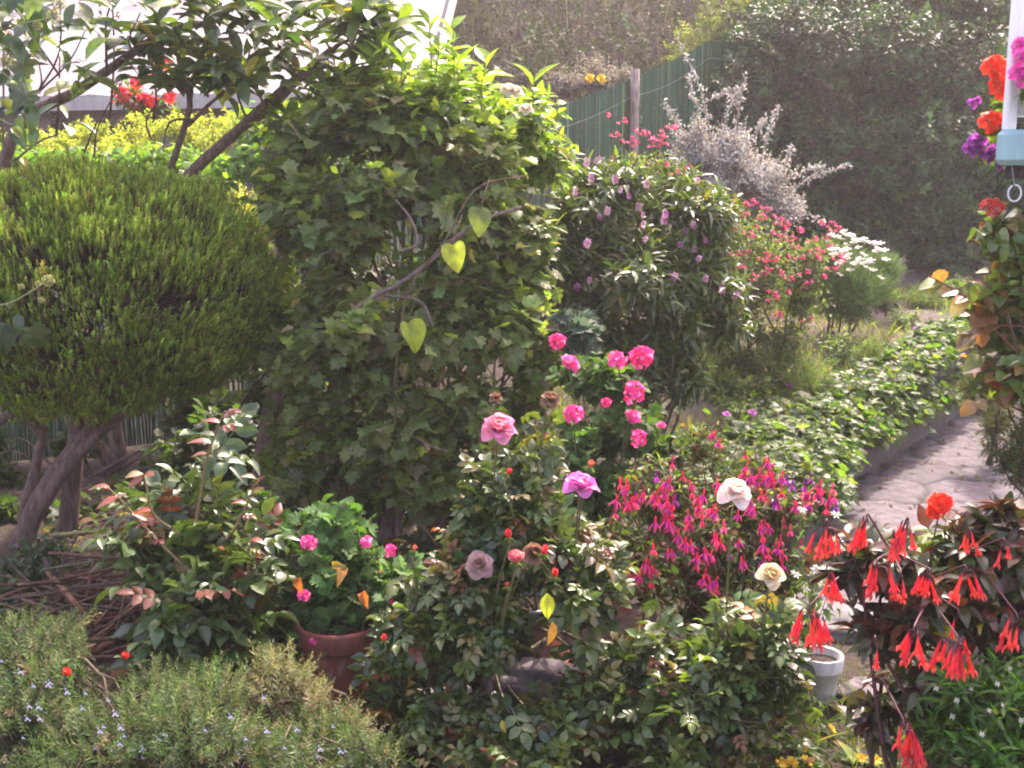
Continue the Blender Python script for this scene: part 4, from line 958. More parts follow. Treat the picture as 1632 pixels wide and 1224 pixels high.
# ---------------------------------------------------------------- right edge
def build_right_edge():
    r = np.random.default_rng(171); base = ground_base((2.75, 4.95))
    blobs = [B(1640, 430, 4.8, 75, 85, .3), B(1635, 590, 4.8, 85, 95, .3), B(1600, 520, 4.9, 50, 120, .2), B(1690, 500, 4.9, 90, 190, .3), B(1590, 370, 4.7, 35, 35, .15), B(1580, 470, 4.7, 35, 35, .12)]
    root = thing("bronze_leaf_shrub", "tall shrub with rounded green and bronze orange leaves on the right edge", "shrub", base)
    T, A, C = grow(172, blobs, 560, 7, .45, .5, .3)
    cols = [(6, (.070, .105, .032)), (4, (.10, .135, .036)), (1.2, (.15, .085, .035)), (.5, (.26, .10, .03)), (.5, (.16, .04, .035)), (.6, (.17, .12, .09))]
    b, s = Buf(), Buf(); leaves(b, 172, T, A, ROUND, .09, cols, 4, .16, ang=1.1, droop=.35)
    twigs(s, 172, C, T, A, .16, .004, (.16, .08, .05), .9); mains(s, 173, base, blobs, .012, .004, (.14, .09, .06), 2)
    for pts in ([(1620, 560), (1570, 510), (1535, 470), (1480, 440)], [(1630, 520), (1580, 520), (1545, 540)], [(1640, 640), (1590, 600), (1540, 530)], [(1640, 660), (1590, 640), (1555, 640)]):
        q = curve([P(x, y, 4.7) for x, y in pts], 9); tubes(s, q, np.linspace(.006, .003, 9), np.array((.2, .08, .05)), 5)
        k = 7; i = r.integers(3, 9, k); put(b, r, ROUND, q[i], np.stack([r.normal(-.7, .4, k), r.normal(-.3, .3, k), r.normal(-.2, .4, k)], -1), np.stack([r.normal(0, .3, k), np.full(k, -.4), np.ones(k)], -1), r.uniform(.06, .10, k), palette(r, k, [(2, (.2, .10, .07)), (1, (.13, .14, .05)), (1, (.28, .2, .12))], .2))
    b.build("foliage", GLOSS, root); s.build("stems", BARK, root)
    me = umbel_mesh("red_head", 174, [(2, (.55, .05, .04)), (1, (.6, .2, .15))], .03, 12, .028)
    part("flower", me, root, P(1583, 333, 4.6), axis_R((0, -.3, 1)), 1.0)
    shrub("green_conifer", "small dark needled conifer at the right edge beside the paved path", "conifer", ground_base((2.42, 4.75)), [B(1625, 735, 4.6, 38, 65, .14), B(1660, 720, 4.7, 50, 110, .2)], 175, 420, FEATHER, .10, [(3, (.035, .055, .022)), (1, (.06, .085, .03)), (.4, (.12, .06, .03))], per=2, shoot=.05, mat=NEEDLE, up=.8)
    shrub("golden_conifer", "slim yellow green conifer between the wall leaves and the bronze shrub", "conifer", ground_base((2.95, 6.6)), [B(1560, 600, 6.5, 32, 70, .15), B(1590, 560, 6.5, 30, 90, .15), B(1590, 680, 6.5, 34, 50, .15)], 176, 520, FEATHER, .10, [(3, (.10, .105, .025)), (2, (.06, .08, .022)), (1, (.035, .05, .02))], per=2, shoot=.05, mat=NEEDLE, up=1.0)
    # plants of the porch
    rt, T, A = shrub("scarlet_geranium", "scarlet flowered geranium hanging beside the white porch post", "geranium", P(1640, 200, 4.72) , [B(1595, 190, 4.65, 30, 38, .1), B(1625, 170, 4.75, 30, 50, .1)], 177, 60, SCALLOP, .05, [(1, (.13, .20, .05)), (1, (.09, .14, .04))], per=4, shoot=.07, ground=False) if False else (None, None, None)
    def potplant(name, label, cat, base, blob, seed, n, tp, sz, cols, me, spots, Y, fname="flower"):
        rt = thing(name, label, cat, base); rr = np.random.default_rng(seed)
        T, A, C = grow(seed, blob, n, 5, .5, .5, .4, .35, False); b, s = Buf(), Buf()
        leaves(b, seed, T, A, tp, sz, cols, 4, .07, ang=1.1, droop=.3); b.build("foliage", LEAF, rt)
        for t in T: branch(s, [np.array(base), (np.array(base) + t) / 2 + rr.normal(0, .01, 3), t], .003, .0015, GREENST, 5, 4)
        for x, y, sc in spots:
            p = P(x, y, Y + rr.uniform(-.04, .04)); part(fname, me, rt, p, axis_R((rr.normal(0, .3), -.5, .7)), sc); branch(s, [np.array(base), (np.array(base) + p) / 2 + (0, 0, .02), p], .002, .0015, GREENST, 6, 4)
        s.build("stems", STEM, rt)
    zt = P(1600, 206, 4.4)[2]; x0 = P(1588, 230, 4.4)[0]
    potplant("scarlet_geranium", "scarlet geranium growing on the ledge beside the white porch post", "geranium", (x0 + .03, 4.66, zt), [B(1590, 195, 4.6, 25, 25, .08), B(1600, 165, 4.7, 20, 30, .08)], 178, 40, SCALLOP, .05, [(1, (.12, .19, .045)), (1, (.08, .13, .04))], umbel_mesh("scarlet_umbel", 179, [(3, (.80, .05, .02)), (1, (.8, .13, .05))], .034, 18, .026), [(1582, 108, 1.0), (1600, 112, 1.0), (1595, 130, 1.0), (1590, 145, .8), (1605, 152, .8), (1576, 196, 1.0), (1606, 120, .9)], 4.55)
    potplant("purple_trailer", "purple flowered trailing plant spilling from the left of the teal ledge", "plant", (x0 + .02, 4.75, zt), [B(1560, 235, 4.75, 22, 22, .08), B(1580, 250, 4.75, 15, 15, .05)], 180, 26, SMALL, .03, [(1, (.06, .09, .04))], umbel_mesh("purple_cluster", 181, [(3, (.30, .04, .36)), (1, (.42, .10, .45))], .02, 14, .018), [(1545, 238, 1.0), (1553, 228, 1.1), (1562, 220, 1.0), (1558, 240, .9), (1578, 245, 1.0), (1572, 250, .8), (1583, 240, .9), (1592, 266, .5), (1548, 165, .7), (1558, 160, .5)], 4.7)
    potplant("magenta_climber", "bright magenta flower sprays growing in front of the white porch panel", "climber", (x0 + .17, 4.41, zt), [B(1640, 130, 4.38, 15, 50, .03)], 182, 18, OVATE, .04, [(1, (.10, .15, .04))], umbel_mesh("magenta_cluster", 183, [(3, (.80, .08, .48)), (1, (.8, .25, .6))], .026, 14, .022), [(1628, 75, 1.0), (1632, 92, 1.0), (1638, 112, .8), (1622, 118, 1.0), (1635, 126, 1.0), (1645, 100, 1.0)], 4.37)
build_right_edge()

# ---------------------------------------------------------------- pelargoniums
PINKS = [(3, (.82, .09, .36)), (1, (.85, .28, .55)), (1, (.75, .05, .20))]
def build_pelargoniums():
    r = np.random.default_rng(191)
    me = [umbel_mesh("pink_umbel", s, PINKS, q, n_, f) for s, q, n_, f in ((192, .028, 18, .021), (193, .030, 13, .022), (197, .024, 9, .022), (198, .029, 15, .02))]
    base = ground_base(P(960, 830, 4.4)); blobs = [B(960, 610, 4.45, 80, 50, .25), B(1000, 680, 4.4, 75, 60, .25), B(930, 700, 4.35, 60, 60, .25), B(950, 780, 4.3, 80, 60, .2), B(1060, 720, 4.5, 40, 40, .2)]
    root, T, A = shrub("pink_geranium", "upright geranium with bright pink flower heads right of the middle shrub", "geranium", base, blobs, 194, 430, SCALLOP + CUTLEAF[:1], .062, [(4, (.045, .085, .035)), (2, (.065, .115, .04)), (1, (.035, .06, .025))], per=4, shoot=.10, stem=GREENST, stem_mat=STEM, r0=.006, droop=.35, mat=MATTE)
    st = STEMS[root.name]
    for k, (x, y, sc) in enumerate([(887, 546, .8), (906, 580, .95), (983, 574, .9), (1021, 573, 1.15), (1012, 627, 1.1), (915, 660, .95), (1011, 667, .75), (1019, 699, .85), (1053, 680, .5), (965, 643, .5), (1003, 661, .5)]):
        p = P(x, y, 4.12); part("flower_head", me[(0, 2, 1, 0, 3, 1, 2, 3, 2)[k % 9]], root, p, axis_R((r.normal(0, .35), -.5 + r.normal(0, .25), .8)), sc); flower_stalk(st, T, p - (0, 0, .02), drop=.18, r=.0025)
    # silvery cut leaf plant above it
    shrub("wormwood", "small silvery plant with finely cut leaves above the pink geranium", "plant", ground_base(P(925, 700, 4.9)), [B(915, 520, 4.85, 32, 26, .12), B(925, 560, 4.9, 25, 30, .1)], 195, 55, CUTLEAF + FEATHER, .11, [(1, (.11, .15, .11)), (1, (.08, .12, .08))], per=3, shoot=.06, up=1.0, mat=SILVER, r0=.006)
    # the one in the clay pot
    pc = on_ground(545, 1118); pc[2] = gz(pc[0], pc[1]); POT['clay'] = pc
    top = pc + (0, 0, .27)
    blobs = [B(540, 900, 3.55, 95, 65, .22), B(610, 930, 3.5, 85, 60, .2), B(450, 930, 3.6, 60, 70, .18), B(440, 840, 3.7, 40, 60, .15), B(540, 840, 3.6, 70, 50, .2), B(460, 1010, 3.5, 45, 40, .12), B(560, 962, 3.45, 60, 26, .12), B(490, 985, 3.42, 35, 40, .1)]
    root, T, A = shrub("potted_geranium", "bushy geranium with deeply lobed leaves and few pink flowers in the clay pot", "geranium", top, blobs, 196, 480, SCALLOP + CUTLEAF, .072, [(4, (.050, .10, .040)), (3, (.07, .13, .05)), (1, (.04, .07, .03)), (.06, (.30, .10, .03))], per=4, shoot=.09, stem=GREENST, stem_mat=STEM, r0=.005, droop=.35, mat=MATTE)
    st = STEMS[root.name]
    for k, (x, y, sc) in enumerate([(492, 865, .62), (584, 866, .58), (623, 878, .5), (484, 949, .5), (498, 1022, .35), (624, 958, .25)]):
        p = P(x, y, 3.28); part("flower_head", me[(1, 2, 3)[k % 3]], root, p, axis_R((r.normal(0, .3), -.5, .8)), sc); flower_stalk(st, T, p - (0, 0, .015), drop=.10, r=.002)
    d = Buf(); k = 4; pos = np.array([P(x, y, 3.27) for x, y in ((530, 903), (546, 910), (476, 920), (575, 945))])
    put(d, r, [leaf(5, .7, .4, .6, .9, .8, .05, .1)], pos, np.stack([r.normal(0, .6, k), np.full(k, -.5), r.normal(0, .4, k)], -1), np.stack([r.normal(0, .3, k), np.full(k, -.7), np.full(k, .6)], -1), r.uniform(.03, .05, k), palette(r, k, [(2, (.36, .10, .04)), (1, (.26, .14, .05))], .15)); d.build("dead_leaves", MATTE, root)
POT = {}
build_pelargoniums()

# ---------------------------------------------------------------- pots, stones, brushwood
def weather(b, seed, k=1.0):
    """lime bloom, damp and soil marks of an old pot"""
    v = b.v[-1]; a = np.arctan2(v[:, 1] - v[:, 1].mean(), v[:, 0] - v[:, 0].mean()); z = (v[:, 2] - v[:, 2].min()) / np.ptp(v[:, 2]); r = np.random.default_rng(seed)
    n = np.sin(3 * a + seed) * np.sin(9 * z + 2 * np.sin(2 * a)) + .5 * np.sin(11 * a + 7 * z) + r.normal(0, .25, len(v))
    c = b.c[-1]; lime = np.clip(n - .55, 0, 1)[:, None] * .45 * k; dirt = np.clip(-n - .5, 0, 1)[:, None] * .6 * k
    b.c[-1] = c * (1 - lime) + np.array((.36, .31, .28)) * lime; b.c[-1] = b.c[-1] * (1 - dirt) + np.array((.05, .04, .032)) * dirt
def build_pots():
    p = POT['clay']; clay = np.array((.17, .052, .038))
    b = Buf(); lathe(b, [(.001, .0), (.085, .0), (.088, .01), (.0925, .04), (.097, .07), (.1015, .10), (.106, .13), (.1115, .165), (.118, .205), (.120, .207), (.134, .209), (.137, .214), (.1375, .24), (.138, .268), (.134, .275), (.124, .275), (.118, .262), (.115, .23), (.001, .225)], p, clay, 36); weather(b, 3)
    rt = thing("clay_pot", "reddish terracotta pot with thick rim holding the few flowered geranium", "pot", p); b.build("pot", CLAY, rt)
    b = Buf(); lathe(b, [(.001, .238), (.05, .244), (.114, .240)], p, np.array((.06, .04, .03)), 20); b.build("soil", SOIL, rt)
    b = Buf(); lathe(b, [(.10, -.03), (.14, .0), (.155, .022), (.150, .024), (.135, .006), (.001, .004)], p - (0, 0, .005), clay * .9, 32); tag(b.build("clay_saucer", CLAY), "shallow terracotta saucer under the reddish clay pot", "saucer")
    # dark green trough
    q = on_ground(648, 1116); b = Buf(); c = np.array((.014, .028, .024))
    x0, x1 = q[0] - .16, q[0] + .17; y0 = q[1]
    box(b, (x0 + .012, y0 + .012, q[2]), (x1 - .012, y0 + .19, q[2] + .10), c, bev=.012); box(b, (x0, y0, q[2] + .102), (x1, y0 + .20, q[2] + .125), c * 1.3, bev=.006); box(b, (x0 + .006, y0 + .006, q[2] + .127), (x1 - .006, y0 + .19, q[2] + .165), c, bev=.008)
    rt = thing("planter_trough", "low dark green plastic trough behind the rose leaves", "planter", (q[0], y0 + .1, q[2])); b.build("trough", PLASTIC, rt, False)
    b = Buf(); box(b, (x0 + .02, y0 + .02, q[2] + .155), (x1 - .02, y0 + .175, q[2] + .172), np.array((.05, .035, .028))); b.build("soil", SOIL, rt)
    # blue grey tub in its saucer
    q = on_ground(842, 1082); q = q + (-.04, .12, 0); q[2] = gz(q[0], q[1]); b = Buf(); c = np.array((.045, .065, .085))
    lathe(b, [(.001, .01), (.11, .01), (.115, .02), (.145, .205), (.158, .21), (.16, .24), (.15, .245), (.14, .235), (.135, .20), (.001, .20)], q, c, 36); weather(b, 5, .7); rt = thing("blue_grey_tub", "round blue grey plastic tub half hidden under the pink rose", "pot", q); b.build("tub", PLASTIC, rt)
    b = Buf(); lathe(b, [(.001, .208), (.134, .206)], q, np.array((.05, .035, .028)), 20); b.build("soil", SOIL, rt); POT['tub'] = q
    b = Buf(); lathe(b, [(.12, -.02), (.17, .0), (.19, .03), (.186, .033), (.17, .012), (.001, .008)], q, np.array((.32, .10, .065)), 36); tag(b.build("tub_saucer", CLAY), "wide orange terracotta saucer under the blue grey tub", "saucer")
    # small white pot
    q = on_ground(1305, 1112); b = Buf(); c = np.array((.50, .47, .47))
    lathe(b, [(.001, 0), (.048, 0), (.05, .008), (.062, .10), (.070, .102), (.071, .108), (.073, .148), (.069, .152), (.062, .146), (.058, .12), (.001, .118)], q, c, 30); weather(b, 8, .7); rt = thing("white_pot", "small white plastic flowerpot under the hanging red fuchsia flowers", "pot", q); b.build("pot", PLASTIC, rt)
    b = Buf(); lathe(b, [(.001, .128), (.058, .126)], q, np.array((.06, .045, .04)), 16); b.build("soil", SOIL, rt); POT['white'] = q
build_pots()

def rock(name, label, c, size, seed, col):
    r = np.random.default_rng(seed); n, m = 22, 34; V = []
    for i in range(n + 1):
        th = math.pi * i / n
        for j in range(m):
            a = 2 * math.pi * j / m; d = np.array((math.sin(th) * math.cos(a), math.sin(th) * math.sin(a), math.cos(th)))
            q = 1 + .16 * math.sin(3 * d[0] + seed) * math.sin(4 * d[1] + 2 * seed) + .07 * math.sin(7 * d[2] + 5 * d[0] + seed) + .05 * math.sin(13 * d[1] + 9 * d[0]) + .03 * math.sin(23 * d[2] + 17 * d[1]) * math.sin(19 * d[0])
            d = np.sign(d) * np.abs(d) ** .7
            V.append(np.asarray(c) + d * np.array(size) * q)
    Fq = [(i * m + j, i * m + (j + 1) % m, (i + 1) * m + (j + 1) % m, (i + 1) * m + j) for i in range(n) for j in range(m)]
    b = Buf(); b.add(np.array(V), [np.array(Fq)[:, ::-1]], np.array(col)); return tag(b.build(name, STONE), label, "stone")
def build_stones():
    for x, y, sx, sy, sz, sd, lab in ((848, 1125, .16, .10, .075, 1, "large rough purplish grey stone in front of the blue grey tub"), (1012, 1100, .10, .08, .05, 2, "small rough stone edging the border right of the blue tub"),
                                      (1125, 1085, .15, .10, .045, 3, "flat pale stone among the rose leaves before the magenta fuchsia"), (1395, 1130, .10, .08, .04, 4, "low stone at the foot of the red tubular fuchsia"), (1330, 1005, .20, .16, .04, 5, "flat grey paving slab behind the white flowerpot"), (700, 1150, .10, .07, .05, 6, "small stone half buried beside the rosemary's right end")):
        p = on_ground(x, y); rock("border_stone", lab, p + (0, .05, sz * .5), (sx, sy, sz), sd, (.13, .11, .115) if sd != 5 else (.15, .14, .145))
build_stones()

def build_brush():
    r = np.random.default_rng(201); b = Buf(); n = 150
    c = on_ground(190, 1030); p = np.stack([c[0] + r.normal(0, .22, n), c[1] + .15 + r.normal(0, .2, n), np.zeros(n)], -1); p[:, 2] = gz(p[:, 0], p[:, 1]) + np.abs(r.normal(0, .10, n)) + .02
    d = nrm(np.stack([r.normal(.7, .5, n), r.normal(0, .5, n), r.normal(.12, .22, n)], -1)); L = r.uniform(.15, .45, n)
    tubes(b, np.stack([p - d * L[:, None], p + r.normal(0, .015, (n, 3)), p + d * L[:, None]], 1), np.array([.009, .007, .004])[None] * r.uniform(.4, 1.1, (n, 1)), palette(r, n, [(3, (.13, .075, .055)), (1, (.19, .12, .08)), (1, (.09, .06, .05))], .25), 5)
    for q in ([(120, 1075), (175, 1000), (240, 930)], [(140, 1060), (210, 1000), (262, 945)], [(60, 905), (110, 950), (150, 1000)]):
        branch(b, [on_ground(*q[0]) + (0, 0, .03)] + [P(x, y, 3.75) for x, y in q[1:]], .012, .007, np.array((.19, .095, .065)), 9, 7)
    rt = thing("brushwood", "heap of dry brown pruned twigs on the ground under the heath ball", "twigs", c); b.build("sticks", BARK, rt)
    shrub("ground_ivy", "dark small leaved ivy patch at the foot of the crooked trunks", "plant", on_ground(40, 950), [B(40, 900, 4.4, 75, 45, .3), B(20, 960, 4.2, 80, 40, .25)], 202, 420, SMALL + OVATE[:1], .045, [(3, (.028, .052, .024)), (1, (.045, .075, .03))], per=5, shoot=.1, mat=GLOSS)
    shrub("fence_ivy", "dark ivy covering the foot of the green fence behind the heath ball", "ivy", ground_base((-2.3, 6.1)), [B(20, 800, 6.0, 110, 60, .2), B(160, 780, 6.0, 100, 60, .2), B(300, 760, 6.0, 100, 80, .25), B(400, 700, 6.0, 80, 120, .25), B(330, 650, 6.1, 90, 60, .2), B(450, 600, 6.0, 70, 110, .25), B(120, 700, 6.15, 50, 40, .1), B(-30, 720, 6.0, 50, 60, .2), B(-20, 840, 5.3, 60, 40, .2), B(200, 850, 5.4, 90, 40, .2), B(20, 810, 5.4, 70, 50, .2), B(110, 825, 5.4, 70, 40, .2)], 204, 900, LOBED + OVATE, .10, [(3, (.028, .045, .020)), (2, (.04, .062, .025))], per=5, shoot=.14, droop=.4)
    shrub("shade_fern_bush", "dark green leafy undergrowth in shade between the bare trunks", "plant", ground_base(P(330, 860, 5.6)), [B(330, 740, 5.6, 120, 110, .3), B(200, 800, 5.8, 70, 70, .25), B(500, 790, 5.5, 90, 70, .25), B(560, 420, 5.7, 110, 90, .2), B(690, 430, 5.8, 90, 90, .2), B(760, 800, 5.2, 90, 60, .25), B(700, 880, 4.6, 90, 40, .2)], 203, 900, LOBED + OVATE, .085, [(3, (.025, .042, .018)), (2, (.04, .065, .025))], per=4, shoot=.12, droop=.35)
build_brush()

# ---------------------------------------------------------------- roses
ROSE_COLS = [(5, (.042, .064, .033)), (3, (.060, .088, .038)), (1, (.09, .12, .045)), (.4, (.16, .10, .05))]
YOUNG = [(.7, (.14, .045, .035)), (1.5, (.10, .085, .035)), (4, (.06, .085, .03))]
def rosebush(name, label, base, blobs, seed, n, size=.125, young=YOUNG, cols=ROSE_COLS, r0=.008, **kw):
    kw = dict(dict(per=4, shoot=.17, ang=1.05, droop=.3, light=.8, tfrac=.95, twig=.0026, shell=.55, sub=8), **kw)
    return shrub(name, label, "rose bush", base, blobs, seed, n, ROSELEAF, size, cols, mat=GLOSS, stem=np.array((.10, .085, .04)), stem_mat=STEM, r0=r0, young=young, **kw)
def calyx_on(o):
    c = bpy.data.objects.new("calyx", CALYX); COL.objects.link(c); c.parent = o
def build_roses():
    r = np.random.default_rng(211)
    # pink rose in the middle
    base = POT['tub'] + (0, 0, .2)
    blobs = [B(800, 790, 3.3, 70, 60, .2), B(870, 850, 3.3, 90, 70, .22), B(760, 900, 3.25, 80, 60, .22), B(930, 920, 3.2, 70, 45, .2), B(770, 980, 3.15, 70, 50, .2), B(660, 990, 3.15, 50, 30, .12), B(628, 1065, 3.12, 26, 40, .08), B(840, 720, 3.4, 50, 30, .15), B(800, 1170, 3.0, 130, 40, .2), B(1020, 1080, 3.1, 60, 50, .2)]
    root, T, A = rosebush("pink_rose_bush", "large glossy leaved rose bush with pink blooms and coral buds above the blue tub", base, blobs, 212, 640, .115)
    st = STEMS[root.name]
    big = rose_mesh("pink_rose", 213, (.78, .30, .50), (.80, .36, .46), (.80, .42, .40), .052)
    mag = rose_mesh("magenta_rose", 214, (.70, .22, .58), (.76, .32, .62), (.78, .4, .6), .05, .8)
    half = blossom([(5, 30, petal(.55, .8, .12), .036, (.80, .16, .22), .005, 0), (5, 14, petal(.5, .9, -.12), .036, (.82, .34, .34), .003, .002), (4, 5, petal(.45, 1.0, -.2), .034, (.82, .40, .38), .002, .003)], 215).mesh("half_open_rose", PETAL)
    bud = bud_mesh("rose_bud", (.74, .08, .08), 216); tiny = bud_mesh("small_bud", (.55, .16, .10), 217, .02)
    pale = rose_mesh("faded_rose", 218, (.56, .40, .40), (.58, .42, .38), (.5, .33, .25), .045, 1.15)
    dead = rose_mesh("dead_rose", 219, (.27, .17, .11), (.24, .14, .085), (.17, .10, .06), .028, 1.1)
    for nm, me, x, y, Y, ax, sc, lab in (("rose_flower", big, 795, 688, 3.12, (.05, -.5, .8), .95, "large open pink rose with coral base"), ("rose_flower", mag, 925, 781, 3.05, (.1, -.25, .95), .92, "magenta pink open rose"),
                                         ("rose_flower", half, 822, 897, 2.98, (.05, -.1, 1), .92, "half open coral pink rose"), ("rose_flower", pale, 765, 902, 3.08, (-.1, -.7, .5), .85, "faded pale pink rose"), ("rose_flower", dead, 850, 884, 3.04, (.2, -.6, .6), 1.0, "withered brown rose"),
                                         ("rose_bud", bud, 811, 858, 3.0, (-.1, 0, 1), .75, None), ("rose_bud", bud, 866, 884, 3.0, (.25, 0, 1), .75, None), ("rose_bud", bud, 884, 920, 2.96, (.05, -.1, 1), .72, None), ("rose_bud", bud, 613, 1022, 2.95, (-.1, -.1, 1), .6, None), ("rose_bud", tiny, 808, 936, 2.95, (0, 0, 1), .6, None),
                                         ("rose_bud", tiny, 940, 745, 3.15, (.4, 0, 1), .9, None), ("rose_bud", tiny, 660, 878, 3.1, (.3, 0, 1), .7, None), ("rose_flower", dead, 790, 636, 3.2, (.3, -.3, .9), .6, "spent brown rose head"), ("rose_flower", dead, 876, 640, 3.25, (.3, -.3, .6), .9, "dried orange brown rose head"), ("rose_bud", bud, 808, 755, 3.12, (.5, -.2, .6), .55, None)):
        p = P(x, y, Y); o = part(nm, me, root, p, axis_R(ax), sc, lab); calyx_on(o); flower_stalk(st, T, p - nrm(ax) * .02, np.array((.10, .09, .04)), .0026, .2)
    y = Buf(); q = P(872, 945, 2.92); put(y, r, [OVATE[0]], np.array([q, P(880, 990, 2.93), P(800, 1148, 2.9)]), np.array([[.02, -.2, -1], [-.1, -.3, -1], [.2, -.4, -.6]]), np.array([[0, -1, .1], [.7, -.7, .1], [0, -1, .3]]), np.array([.075, .07, .035]), np.array([[.26, .28, .05], [.30, .14, .06], [.45, .36, .05]])); y.build("old_leaves", LEAF, root)
    # rose with red young shoots on the left
    base = on_ground(330, 1075); 
    blobs = [B(330, 830, 3.5, 70, 60, .2), B(260, 870, 3.45, 80, 60, .2), B(380, 880, 3.4, 70, 60, .2), B(300, 950, 3.3, 80, 60, .2), B(380, 980, 3.3, 60, 50, .18), B(230, 800, 3.5, 35, 30, .1), B(345, 700, 3.5, 22, 40, .08), B(300, 1010, 3.25, 60, 40, .15)]
    RY = [(4, (.17, .045, .045)), (2, (.14, .09, .05)), (1, (.05, .08, .03))]; RZ = [(.5, (.15, .045, .04)), (.1, (.11, .09, .045)), (5, (.05, .075, .03))]
    root, T, A = rosebush("red_shoot_rose", "flowerless rose bush with shiny leaves and purplish red young shoots on the left", base, blobs, 221, 72, .18, RZ)
    b, s = Buf(), Buf(); 
    for pts, k in (([(312, 830), (330, 730), (348, 680), (358, 655)], 9), ([(290, 900), (240, 850), (195, 800), (170, 775)], 9), ([(285, 850), (245, 820), (232, 770), (228, 755)], 9), ([(370, 850), (395, 800), (408, 765)], 5), ([(400, 960), (395, 900), (400, 860)], 6)):
        q = curve([P(x, y, 3.3) for x, y in pts], 12); tubes(s, q, np.linspace(.005, .002, 12), np.array((.15, .10, .045)), 5)
        i = np.linspace(3, 11, k).astype(int); put(b, r, ROSELEAF + OVATE, q[i], np.stack([r.choice([-1, 1], k) * r.uniform(.5, 1, k), r.normal(-.3, .3, k), r.normal(.2, .3, k)], -1), np.stack([r.normal(0, .3, k), np.full(k, -.3), np.ones(k)], -1), r.uniform(.038, .068, k), palette(r, k, RY, .2))
    b.build("young_leaves", GLOSS, root); s.build("shoots", STEM, root)
    part("leaf_bud", bud_mesh("leaf_bud", (.14, .26, .07), 222, .02), root, P(408, 772, 3.3), axis_R((.1, 0, 1)), .8)
    rosebush("low_rose_bush", "low leafy rose without flowers spreading over the stones at the bottom centre", on_ground(800, 1190), [B(720, 1150, 3.0, 80, 40, .15), B(880, 1160, 2.95, 80, 40, .15), B(800, 1210, 2.85, 130, 30, .15), B(950, 1100, 3.05, 60, 35, .12), B(620, 1130, 3.1, 45, 25, .1)], 225, 190, .105, sub=9)
    rosebush("trailing_rose", "sprawling rose foliage with white glints lying over pale stones below the cream roses", on_ground(1090, 1170), [B(1040, 1140, 2.95, 70, 45, .15), B(1150, 1130, 2.95, 70, 40, .15), B(1060, 1195, 2.85, 80, 26, .15), B(1260, 1100, 3.0, 35, 22, .12), B(1040, 1030, 3.1, 45, 40, .12)], 226, 105, .105, sub=9)
    # cream rose on the right
    base = on_ground(1215, 1130); 
    blobs = [B(1230, 1000, 3.0, 60, 40, .15), B(1170, 1030, 3.0, 80, 50, .18), B(1120, 1080, 2.95, 90, 50, .18), B(1220, 1065, 3.0, 70, 35, .16)]
    root, T, A = rosebush("cream_rose_bush", "low rose bush with two cream yellow roses in front of the magenta fuchsia", base, blobs, 231, 75, .115, [(1, (.10, .14, .04)), (1, (.07, .11, .035))])
    st = STEMS[root.name]
    c1 = rose_mesh("cream_yellow_rose", 232, (.86, .82, .58), (.86, .82, .52), (.86, .78, .40), .045, .85); c2 = rose_mesh("peach_cream_rose", 233, (.86, .78, .72), (.86, .82, .72), (.85, .74, .5), .05, 1.0)
    for me, x, y, Y, ax, sc, lab in ((c2, 1170, 790, 3.0, (.1, -.4, .9), .85, "loose peach cream rose"), (c1, 1228, 920, 2.85, (-.05, -.6, .75), .82, "rounded pale yellow rose")):
        p = P(x, y, Y); o = part("rose_flower", me, root, p, axis_R(ax), sc, lab); calyx_on(o); flower_stalk(st, T, p - nrm(ax) * .02, np.array((.10, .11, .04)), .0026, .2)
build_roses()

# ---------------------------------------------------------------- magenta and purple hardy fuchsia
def fuchsia_mesh(seed, tube=(.66, .04, .16), sep=(.70, .06, .24), skirt=(.30, .04, .44)):
    """hanging flower, stalk end at the origin, pointing down -Z"""
    r = np.random.default_rng(seed); b = Buf()
    lathe(b, [(.0008, 0), (.0022, -.004), (.0026, -.008), (.0022, -.012), (.0034, -.020)], (0, 0, 0), np.array(tube), 8)
    a = np.arange(4) * 1.5708 + r.uniform(0, 1); sp = r.uniform(.35, .95)
    d = np.stack([np.cos(a) * sp, np.sin(a) * sp, np.full(4, -.8)], -1); put(b, r, [LANCE[0]], np.stack([np.cos(a) * .003, np.sin(a) * .003, np.full(4, -.019)], -1), d, np.stack([np.cos(a), np.sin(a), np.full(4, .7)], -1), np.full(4, .026), palette(r, 4, [(1, sep)], .12))
    a = np.arange(5) * 1.2566; put(b, r, [SHORTP], np.stack([np.cos(a) * .002, np.sin(a) * .002, np.full(5, -.018)], -1), np.stack([np.cos(a) * .3, np.sin(a) * .3, np.full(5, -1)], -1), np.stack([np.cos(a), np.sin(a), np.zeros(5)], -1), np.full(5, .016), palette(r, 5, [(1, skirt)], .15))
    e = np.array([[.002 * math.cos(q), .002 * math.sin(q), -.05] for q in (0, 2, 4)]); tubes(b, np.stack([np.repeat([[0, 0, -.02]], 3, 0), e * (1, 1, .7), e], 1), .0005, np.array((.6, .12, .3)), 3)
    return b.mesh("fuchsia_flower", PETAL)
